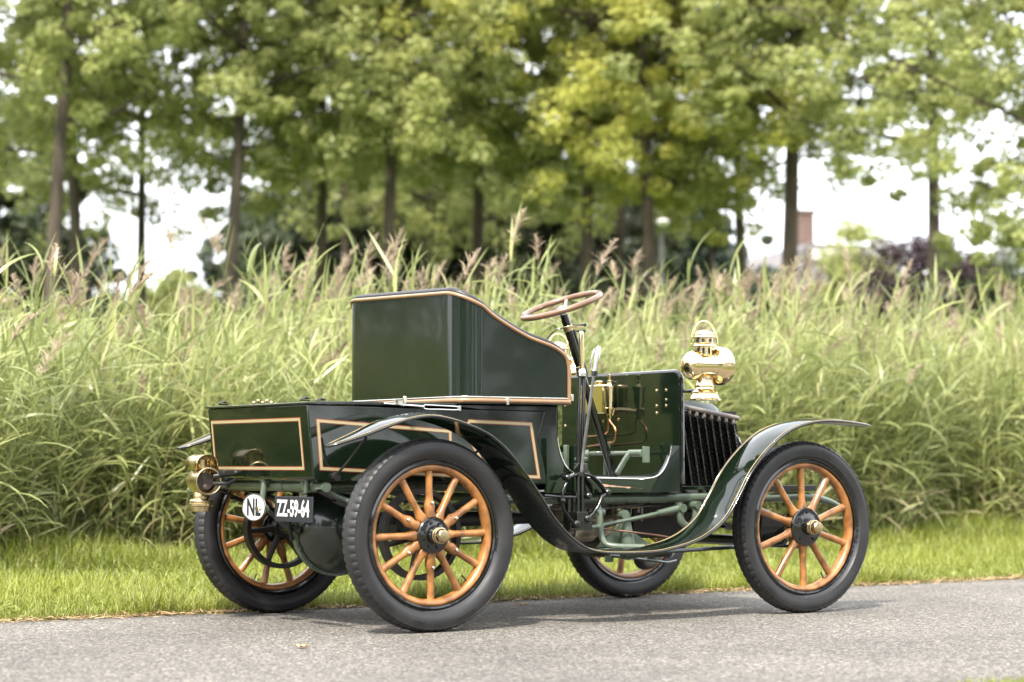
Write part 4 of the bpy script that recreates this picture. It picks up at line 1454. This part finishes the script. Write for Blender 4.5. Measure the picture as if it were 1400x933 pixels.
# ---- mudguards
FP = crom([(-.490, .764), (-.425, .784), (-.340, .813), (-.240, .852), (-.145, .879), (-.050, .889), (.062, .872), (.185, .833), (.255, .796), (.325, .740), (.398, .660), (.473, .570), (.548, .470), (.630, .390), (.702, .344), (.765, .321), (.855, .310), (.980, .307), (1.100, .310), (1.190, .322), (1.305, .347), (1.405, .388), (1.494, .452), (1.565, .544), (1.638, .653), (1.722, .740), (1.830, .822), (1.930, .866), (2.050, .889), (2.170, .893), (2.290, .888), (2.390, .881), (2.468, .874)], 5)
def fend_hw(i):
    x = FP[i][0]
    a = max(0.0, (x + .492) / .30)
    b = max(0.0, (2.470 - x) / .32)
    f = min(1, a) ** .55 * min(1, b) ** .5
    return .004 + .108 * f
for s in (-1, 1):
    YC = .692 * s
    mb = MB()
    T = .0035
    U_ = (-1, -.96, -.5, 0, .5, .96, 1)
    rows = []
    up, dn = [], []
    for i, (x, z) in enumerate(FP):
        j0, j1 = max(i - 1, 0), min(i + 1, len(FP) - 1)
        tx, tz = FP[j1][0] - FP[j0][0], FP[j1][1] - FP[j0][1]
        L = math.hypot(tx, tz)
        nx_, nz_ = -tz / L, tx / L
        h_ = fend_hw(i)
        cr_ = .016 * min(1, h_ / .10)
        row = []
        for u in U_:
            o = cr_ * (1 - u * u) - .004
            row.append((x + nx_ * (o + T), YC + u * h_, z + nz_ * (o + T)))
        for u in reversed(U_):
            o = cr_ * (1 - u * u) - .004
            row.append((x + nx_ * (o - T), YC + u * h_, z + nz_ * (o - T)))
        rows.append(row)
    mb.grid(rows, close_u=True)
    mb.add(rows[0], [tuple(range(14))])
    mb.add(rows[-1], [tuple(range(13, -1, -1))])
    fen = mb.build('mudguard', MT['paint'], car, ang=50)
    mb = MB()
    ml = MB()
    for e in (-1, 1):
        pts = [(x, YC + e * fend_hw(i), z - .002) for i, (x, z) in enumerate(FP)]
        mb.tube(pts, .0042, 8)
        lp = []
        for i, (x, z) in enumerate(FP):
            j0, j1 = max(i - 1, 0), min(i + 1, len(FP) - 1)
            tx, tz = FP[j1][0] - FP[j0][0], FP[j1][1] - FP[j0][1]
            L = math.hypot(tx, tz)
            h_ = fend_hw(i)
            u = 1 - .013 / max(h_, .02)
            o = .016 * min(1, h_ / .10) * (1 - u * u) - .004 + T + .0004
            lp.append((x - tz / L * o, YC + e * h_ * u, z + tx / L * o))
        ml.tube(lp[2:-2], .0021, 6)
    mb.build('edge_bead', MT['paint_black'], fen, ang=60)
    ml.build('coachline', MT.setdefault('gold', mat('gold_line', (.25, .19, .09), .35, coat=.3)), fen, ang=60)
    mb = MB()
    mb.tube([(-.283, .655 * s, .800), (-.315, .56 * s, .700), (-.324, .475 * s, .646)], .006, 8)
    mb.lathe([(-.012, .018), (.012, .018)], o=(-.324, .478 * s, .640), d=(0, 1, 0), n=14)
    mb.build('mudguard_stay', MT['under'], fen)
    mb = MB()
    mb.tube([(.30, .60 * s, .750), (.24, .47 * s, .66)], .006, 8)
    mb.build('mudguard_stay', MT['under'], fen)
    mb = MB()
    mb.tube([(1.80, .62 * s, .797), (1.84, .60 * s, .78), (1.88, .50 * s, .70), (1.88, .42 * s, .55)], .007, 8)
    mb.build('mudguard_stay', MT['under'], fen)

# ---- tubular chassis
mb = MB()
for s in (-1, 1):
    mb.tube(crom([(-.36, .40 * s, .597), (-.1, .40 * s, .600), (.30, .40 * s, .597), (.45, .40 * s, .570), (.60, .40 * s, .540), (.75, .40 * s, .534), (1.10, .40 * s, .534), (1.60, .40 * s, .536), (2.10, .40 * s, .530), (2.28, .40 * s, .535), (2.45, .40 * s, .515), (2.56, .40 * s, .478)], 5), [.0215] * 46 + [.0215 - .0012 * k for k in range(10)], 14)
    for x in (.97, 1.09, 1.23, 1.36):
        mb.tube([(x, .40 * s, .534), (x + .10, .40 * s, .5345)], .0232, 14)
mb.tube([(-.36, .46, .597), (-.36, -.46, .597)], .0225, 16)
mb.tube([(-.36, -.05, .597), (-.36, -.11, .597)], .0255, 16)
mb.tube([(-.36, -.20, .597), (-.36, -.36, .597)], .0255, 16)
mb.tube([(.62, .40, .54), (.62, -.40, .54)], .02, 12)
mb.tube([(1.40, .40, .53), (1.40, -.40, .53)], .02, 12)
mb.tube([(2.20, .40, .53), (2.20, -.40, .53)], .02, 12)
ch = mb.build('chassis_tube', MT['chassis'], car)
# rear spring hangers and the brace
mb = MB()
for y, z0 in ((.02, .625),):
    mb.tube([(-.395, y - .022, z0), (-.395, y + .022, z0)], .017, 14)
    mb.tube([(-.395, y, z0), (-.405, y, .56), (-.410, y, .50)], [.014, .014, .015], 12)
    mb.tube([(-.410, y - .03, .500), (-.410, y + .03, .500)], .019, 14)
mb.build('spring_hanger', MT['chassis'], ch)
mb = MB()
for y in (-.335,):
    mb.tube([(-.40, y - .045, .640), (-.40, y + .03, .640)], .021, 14)
    mb.tube([(-.40, y - .03, .640), (-.392, y - .012, .575)], .010, 10)
    mb.tube([(-.40, y + .02, .640), (-.385, y + .01, .585)], .011, 10)
mb.build('spring_hanger', MT['chassis'], ch)
mb = MB()
mb.tube([(-.385, -.37, .615), (-.30, -.42, .565), (-.18, -.475, .500)], [.011, .013, .014], 12)
mb.build('brace_tube', MT['chassis'], ch)
mb = MB()
mb.tube([(-.38, .40, .605), (-.41, .455, .600)], .021, 12)
mb.build('lamp_stub', MT['chassis'], ch)
mb = MB()
mb.lathe([(-.012, .012), (.012, .012)], o=(-.412, -.352, .562), d=(1, 0, 0), n=12)
mb.lathe([(-.004, .014), (.004, .014)], o=(-.430, .02, .500), d=(1, 0, 0), n=6)
mb.build('nut', MT['nickel'], ch)
for s in (-1, 1):
    mb = MB()
    for k, (x0, x1, dz) in enumerate(((-.40, .42, 0), (-.33, .35, -.009), (-.26, .28, -.018), (-.18, .20, -.027), (-.10, .12, -.036))):
        pts = [(x0 + (x1 - x0) * t, .470 * s, .585 + dz - .105 * (1 - ((x0 + (x1 - x0) * t - .01) / .41) ** 2)) for t in [i / 12 for i in range(13)]]
        rws = [[(p[0], p[1] - .022, p[2]) for p in pts], [(p[0], p[1] + .022, p[2]) for p in pts], [(p[0], p[1] + .022, p[2] - .0075) for p in pts], [(p[0], p[1] - .022, p[2] - .0075) for p in pts]]
        mb.grid(rws + [rws[0]])
    mb.box((.0, .47 * s, .450), (.09, .06, .09))
    mb.build('rear_spring', MT['under'], car, smooth=False)
    mb = MB()
    for k, (x0, x1, dz) in enumerate(((1.60, 2.54, 0), (1.70, 2.44, -.009), (1.80, 2.34, -.018), (1.90, 2.22, -.027))):
        pts = [(x0 + (x1 - x0) * t, .40 * s, .475 + dz - .085 * (1 - ((x0 + (x1 - x0) * t - 2.07) / .47) ** 2)) for t in [i / 12 for i in range(13)]]
        rws = [[(p[0], p[1] - .022, p[2]) for p in pts], [(p[0], p[1] + .022, p[2]) for p in pts], [(p[0], p[1] + .022, p[2] - .0075) for p in pts], [(p[0], p[1] - .022, p[2] - .0075) for p in pts]]
        mb.grid(rws + [rws[0]])
    mb.box((2.06, .40 * s, .375), (.10, .06, .10))
    mb.box((2.08, .41 * s, .42), (.14, .06, .06))
    mb.build('front_spring', MT['under'], car, smooth=False)
    mb = MB()
    mb.box((2.22, .40 * s, .575), (.30, .05, .028))
    mb.build('frame_pad', MT['under'], car, bevel=.003)
# axles
mb = MB()
mb.tube([(0, -.64, .3985), (0, .64, .3985)], .030, 16)
mb.lathe([(-.20, .05), (-.185, .10), (-.15, .150), (-.10, .183), (-.05, .200), (-.018, .206)], o=(0, .10, .413), d=(0, 1, 0), n=48)
mb.lathe([(.018, .206), (.05, .19), (.10, .14), (.14, .07)], o=(0, .10, .413), d=(0, 1, 0), n=48)
ra = mb.build('rear_axle', MT['chassis_dark'], car)
mb = MB()
mb.lathe([(-.018, .17), (-.018, .217), (.018, .217), (.018, .17)], o=(0, .10, .413), d=(0, 1, 0), n=64, closed=True)
for k in range(14):
    a = 2 * PI * k / 14
    mb.lathe([(-.026, .006), (.026, .006)], o=(.211 * math.cos(a), .10, .413 + .211 * math.sin(a)), d=(0, 1, 0), n=6)
mb.build('casing_flange', MT['chassis'], ra)
mb = MB()
for a in (-.5, -2.2, 1.2):
    c_, s_ = math.cos(a), math.sin(a)
    mb.add([(c_ * .19, .06, .413 + s_ * .19), (c_ * .07, -.09, .413 + s_ * .07), (c_ * .10, -.02, .413 + s_ * .10), (c_ * .195 + .008 * s_, .065, .413 + s_ * .195 - .008 * c_), (c_ * .07 + .008 * s_, -.085, .413 + s_ * .07 - .008 * c_)], [(0, 1, 2), (3, 4, 2), (0, 1, 4, 3)])
mb.build('casing_web', MT['chassis_dark'], ra, smooth=False)
mb = MB()
mb.tube([(0.15, .10, .413), (.50, .0, .44), (1.02, -.12, .45)], [.06, .035, .03], 14)
mb.build('propeller_shaft', MT['under'], car)
mb = MB()
mb.tube([(-.30, .40, .56), (-.20, .30, .46), (.02, .25, .42)], .012, 8)
mb.tube([(-.31, .25, .53), (-.26, .20, .47), (-.24, .12, .42), (-.20, .05, .40)], .014, 8)
mb.tube([(-.31, .43, .585), (-.28, .20, .545), (-.28, .0, .52)], .013, 8)
mb.tube([(-.28, .10, .54), (-.26, .06, .44), (-.22, .10, .36)], .010, 8)
mb.tube([(-.30, -.45, .575), (.3, -.45, .50), (.75, -.43, .47)], .006, 8)
mb.tube([(.02, -.55, .50), (.40, -.52, .53), (.80, -.51, .545)], .007, 8)
mb.build('brake_rod', MT['under'], car)
mb = MB()
mb.tube([(2.051, -.60, .3985), (2.051, -.50, .345), (2.051, -.30, .325), (2.051, .30, .325), (2.051, .50, .345), (2.051, .60, .3985)], [.024, .026, .024, .024, .026, .024], 12)
fa = mb.build('front_axle', MT['chassis_dark'], car)
mb = MB()
mb.tube([(1.165, -.55, .290), (1.30, -.555, .294), (2.02, -.58, .318)], [.012, .010, .010], 10)
mb.tube([(1.165, -.55, .290), (1.275, -.553, .293)], .019, 12)
mb.tube([(1.10, -.55, .288), (1.165, -.55, .290)], .021, 12)
mb.tube([(2.02, -.58, .318), (2.04, -.60, .36)], .014, 8)
mb.tube([(2.16, -.55, .30), (2.16, .55, .30)], .010, 8)
mb.tube([(1.04, -.53, .283), (1.04, -.53, .255)], .02, 8)
mb.tube([(1.06, -.50, .285), (1.50, -.36, .235), (1.60, -.30, .24)], .007, 8)
mb.build('drag_link', MT['chassis_dark'], car)
# ---- machinery under the floor
mb = MB()
mb.box((1.22, -.13, .43), (.26, .22, .15))
mb.tube([(1.0, -.13, .44), (1.09, -.13, .44)], [.05, .09], 20)
mb.tube([(1.35, -.08, .43), (1.44, -.08, .43)], [.10, .08], 20)
mb.tube([(.86, -.33, .395), (.98, -.30, .395)], [.040, .040], 16)
mb.tube([(.99, -.29, .385), (1.13, -.27, .385)], [.052, .048], 16)
mb.box((1.02, -.22, .45), (.10, .12, .10))
for k in range(7):
    mb.sphere((.86 + .055 * k, -.30 + .02 * (k % 2), .46 + .02 * ((k * 3) % 4)), .014, 8)
gb = mb.build('gearbox', MT['alloy'], car, bevel=.008)
mb = MB()
mb.box((1.70, 0, .44), (.44, .26, .20))
mb.lathe([(-.035, .17), (.03, .175), (.035, .16)], o=(1.40, .0, .43), d=(1, 0, 0), n=40)
mb.lathe([(-.02, .11), (.02, .12)], o=(1.30, .0, .43), d=(1, 0, 0), n=32)
mb.lathe([(-.05, .15), (.05, .15)], o=(1.56, .18, .40), d=(1, 0, 0), n=32)
mb.tube(crom([(1.45, -.20, .27), (1.55, -.10, .22), (1.68, 0, .215), (1.80, .10, .25)], 5), .028, 12)
mb.box((1.52, -.02, .28), (.30, .30, .06))
mb.build('engine', MT['under'], car, bevel=.006)
mb = MB()
mb.tube([(1.205, -.42, .47), (1.21, -.42, .440), (1.222, -.42, .335), (1.228, -.42, .30)], [.024, .026, .036, .040], 20)
mb.lathe([(0, .040), (-.02, .046), (-.035, .040), (-.042, .001)], o=(1.229, -.42, .296), n=20)
mb.lathe([(-.02, .022), (.02, .022)], o=(1.19, -.435, .462), d=(0, 1, 0), n=14)
mb.add([(1.20, -.405, .425), (1.20, -.400, .425), (1.06, -.405, .315), (1.06, -.400, .315), (1.38, -.405, .315), (1.38, -.400, .315)], [(0, 2, 4), (1, 5, 3), (0, 1, 3, 2), (0, 4, 5, 1), (2, 3, 5, 4)])
st = mb.build('step_bracket', MT['chassis'], car, ang=30)
mb = MB()
mb.tube(crom([(1.047, -.435, .515), (1.047, -.450, .46), (1.047, -.46, .38), (1.058, -.48, .335), (1.10, -.52, .322), (1.20, -.58, .319)], 5), .0145, 12)
mb.tube([(1.030, -.44, .475), (1.075, -.44, .475)], .019, 12)
mb.tube([(1.04, -.455, .415), (1.27, -.45, .448), (1.40, -.44, .468)], [.0085, .0095, .0095], 10)
mb.tube([(.94, -.46, .408), (1.06, -.455, .412)], [.011, .011], 10)
mb.tube([(1.385, -.44, .466), (1.45, -.437, .476), (1.52, -.43, .486)], [.014, .016, .020], 12)
mb.tube(crom([(1.515, -.43, .515), (1.517, -.43, .470), (1.530, -.43, .425), (1.570, -.43, .402), (1.610, -.43, .425), (1.620, -.43, .470), (1.612, -.43, .500)], 5), .019, 12)
mb.lathe([(-.03, .020), (.03, .020)], o=(1.612, -.43, .500), d=(0, 1, 0), n=14)
mb.lathe([(-.03, .020), (.03, .020)], o=(1.522, -.43, .488), d=(0, 1, 0), n=14)
mb.build('suspension_link', MT['chassis'], car)
mb = MB()
mb.tube(crom([(.98, -.36, .435), (1.10, -.40, .400), (1.20, -.46, .385), (1.40, -.47, .36), (1.50, -.47, .335)], 4), .0048, 8)
mb.tube([(1.23, -.36, .50), (1.40, -.36, .515)], .005, 6)
mb.tube([(1.25, -.38, .43), (1.45, -.36, .455), (1.60, -.36, .46)], .007, 6)
mb.build('control_rod', MT['rust_rod'], car)

# small fittings of the gear under the floor
mb = MB()
mb.lathe([(0, .012), (.004, .030), (.05, .030), (.055, .020), (.075, .020), (.08, .012)], o=(1.27, -.27, .445), d=(.2, 0, 1), n=20)
mb.tube(crom([(1.27, -.27, .44), (1.25, -.30, .41), (1.20, -.31, .40), (1.12, -.30, .41)], 4), .009, 8)
mb.lathe([(-.04, .018), (.04, .018)], o=(1.36, -.28, .50), d=(1, 0, 0), n=14)
mb.build('carburettor', MT['brass_dull'], car)
mb = MB()
g = random.Random(9)
for k in range(9):
    x = .93 + .055 * k
    z = .47 + .03 * g.random()
    mb.tube([(x, -.34, z + .05), (x + .01 * g.uniform(-1, 1), -.33, z - .05)], .005 + .003 * g.random(), 8)
    mb.lathe([(-.012, .010), (.0, .013), (.012, .010)], o=(x + .02, -.35, z - .03 * g.random()), d=(0, 1, 0), n=6)
for z in (.505, .488):
    mb.tube([(.85, -.36, z), (1.45, -.37, z + .012)], .0045, 8)
mb.build('clamp_and_bolt', MT['steel'], car)
mb = MB()
mb.tube(crom([(1.42, -.44, .60), (1.44, -.445, .65), (1.46, -.44, .70), (1.47, -.43, .76)], 4), .0035, 6)
mb.tube(crom([(.90, -.40, .50), (1.0, -.42, .475), (1.12, -.42, .49), (1.3, -.41, .505)], 4), .0035, 6)
mb.build('cable', MT['under'], car)

# ---- headlamps
def headlamp(y):
    root_loc = (1.548, y, .983)
    mb = MB()
    mb.lathe([(-.118, .0001), (-.1165, .020), (-.109, .040), (-.096, .056), (-.079, .0655), (-.063, .068), (-.056, .066), (-.052, .057), (.026, .058), (.030, .062), (.034, .062), (.038, .061), (.048, .070), (.062, .083), (.076, .0895), (.100, .0905), (.110, .088), (.113, .084), (.110, .080), (.08, .075)], o=(0, 0, .160), d=(1, 0, 0), n=48, cap=False)
    hl = mb.build('headlamp', MT['brass'], car, loc=root_loc)
    mb = MB()
    mb.lathe([(0, .078), (.006, .078), (.010, .070), (.030, .060), (.034, .063), (.038, .063), (.042, .056), (.052, .044), (.060, .042), (.064, .046), (.070, .046), (.085, .040), (.110, .040)], n=36)
    mb.build('base', MT['brass'], hl)
    mb = MB()
    mb.lathe([(.205, .036), (.246, .036), (.248, .058), (.250, .060), (.258, .052), (.262, .048), (.264, .044), (.284, .044), (.286, .052), (.290, .0535), (.297, .047), (.299, .046), (.303, .048), (.309, .046), (.316, .038), (.323, .022), (.326, .0001)], n=36, cap=False)
    mb.build('chimney', MT['brass'], hl)
    mb = MB()
    for k in range(8):
        a = 2 * PI * k / 8
        mb.box((.0358 * math.cos(a), .0358 * math.sin(a), .227), (.004, .011, .026), Matrix.Rotation(a, 3, 'Z'))
        mb.box((.0438 * math.cos(a), .0438 * math.sin(a), .274), (.003, .014, .013), Matrix.Rotation(a, 3, 'Z'))
    mb.build('vent_slot', MT['under'], hl)
    mb = MB()
    dv = Vector((.86, -.5, 0))
    mb.tube([dv * (.060 * math.cos(a)) + Vector((0, 0, .262 + .104 * math.sin(a))) for a in [PI * k / 24 for k in range(25)]], .0038, 8)
    mb.build('bail_handle', MT['brass'], hl)
    mb = MB()
    mb.lathe([(.084, .0765), (.098, .074), (.106, .05), (.110, .0001)], o=(0, 0, .160), d=(1, 0, 0), n=36, cap=False)
    mb.build('lens', MT['glass'], hl)
    mb = MB()
    mb.tube(crom([(-.040, .125 * (1 if y < 0 else -1), .045), (-.030, .06 * (1 if y < 0 else -1), .045), (-.020, .02 * (1 if y < 0 else -1), .052), (-.015, 0, .075), (-.012, 0, .10)], 5), .008, 10)
    mb.build('bracket', MT['paint_black'], hl)
headlamp(-.583)
headlamp(.583)

# ---- tail lamp
tl = (-.545, .335, .617)
mb = MB()
mb.lathe([(-.062, .056), (-.066, .0585), (-.070, .0585), (-.072, .055), (-.070, .051), (-.02, .046), (.00, .040)], d=(0, 1, 0), n=40, cap=False)
mb.lathe([(-.058, .055), (-.02, .056), (.03, .054), (.05, .046), (.062, .030), (.075, .018), (.10, .015)], d=(0, 1, 0), n=40, cap=False)
tlo = mb.build('tail_lamp', MT['brass_dull'], car, loc=tl)
mb = MB()
mb.lathe([(0, .040), (.004, .0385), (.006, .0001)], o=(0, -.030, 0), d=(0, 1, 0), n=32, cap=False)
mb.sphere((-.004, -.036, -.022), .012, 10)
mb.build('lens', MT['glass'], tlo)
mb = MB()
arc = []
for k in range(17):
    a = PI * k / 16
    arc.append((.047 * math.cos(a), .078 + .034 * math.sin(a)))
rws = []
for yy in (-.055, -.045, .02, .055):
    rws.append([(-.052, yy, .045)] + [(-q[0], yy, q[1]) for q in [(.047, .078)]] + [(-q[0], yy, q[1]) for q in arc[1:]] + [(.052, yy, .045)])
mb.grid(rws)
mb.prism([(-.045, .045)] + [(-q[0] * .95, q[1] - .002) for q in arc] + [(.045, .045)], 1, .0, .012)
mb.lathe([(.036, .040), (.052, .038), (.055, .033), (.090, .033)], n=28)
hood = mb.build('hood', MT['brass_dull'], tlo)
sol = hood.modifiers.new('thick', 'SOLIDIFY')
sol.thickness = .002
mb = MB()
mb.lathe([(-.045, .030), (-.060, .034), (-.074, .034), (-.078, .046), (-.084, .050), (-.092, .048), (-.094, .052), (-.104, .052), (-.108, .046), (-.128, .044), (-.130, .0001)], n=32, cap=False)
mb.build('font', MT['brass_dull'], tlo)
mb = MB()
mb.lathe([(-.03, .018), (-.01, .030), (.02, .030), (.03, .016)], o=(.03, .115, .0), d=(0, 1, 0), n=20)
mb.lathe([(-.02, .014), (.02, .018)], o=(.02, .125, -.04), d=(0, 1, 0), n=16)
mb.tube([(.03, .10, .03), (.10, .10, .02), (.17, .11, -.02)], .011, 10)
mb.sphere((.02, .15, -.045), .012, 8)
mb.build('lamp_bracket', MT['chassis'], tlo)
mb = MB()
mb.tube([(.03, -.05, .02), (.08, -.09, .03), (.14, -.10, .04)], .012, 8)
mb.tube([(.03, -.05, -.01), (.07, -.10, -.01), (.10, -.12, .01)], .009, 8)
mb.box((.06, -.11, .035), (.05, .05, .018))
mb.build('lamp_clamp', MT['under'], tlo, bevel=.002)
tlo.scale = (1.06, 1.06, 1.04)

# ---- number plate and country oval (both face the rear)
mb = MB()
mb.box((0, 0, 0), (.004, .336, .106))
pl = mb.build('number_plate', MT['plate'], car, bevel=.0015, loc=(-.435, -.316, .503))
vs, fs = text_fit('ZZ-59-64', .285, .073, .0015, .022)
mb = MB()
mb.add([(-.002 - z, -x + .004, y + .004) for x, y, z in vs], fs)
mb.build('characters', MT['white'], pl, smooth=False)
mb = MB()
ell = [(.105 * math.cos(2 * PI * k / 48), .058 * math.sin(2 * PI * k / 48)) for k in range(48)]
mb.prism(ell, 0, -.002, .002)
ov = mb.build('country_oval', MT['white'], car, loc=(-.425, .062, .506))
mb = MB()
vs, fs = text_fit('NL', .128, .076, .0012, .03)
mb.add([(-.002 - z, -x, y) for x, y, z in vs], fs)
mb.build('letters', MT['plate'], ov, smooth=False)
mb = MB()
mb.tube([(-.003, .1055 * math.cos(2 * PI * k / 48), .0585 * math.sin(2 * PI * k / 48)) for k in range(48)], .0028, 6, closed=True)
mb.build('rim', MT['steel'], ov)
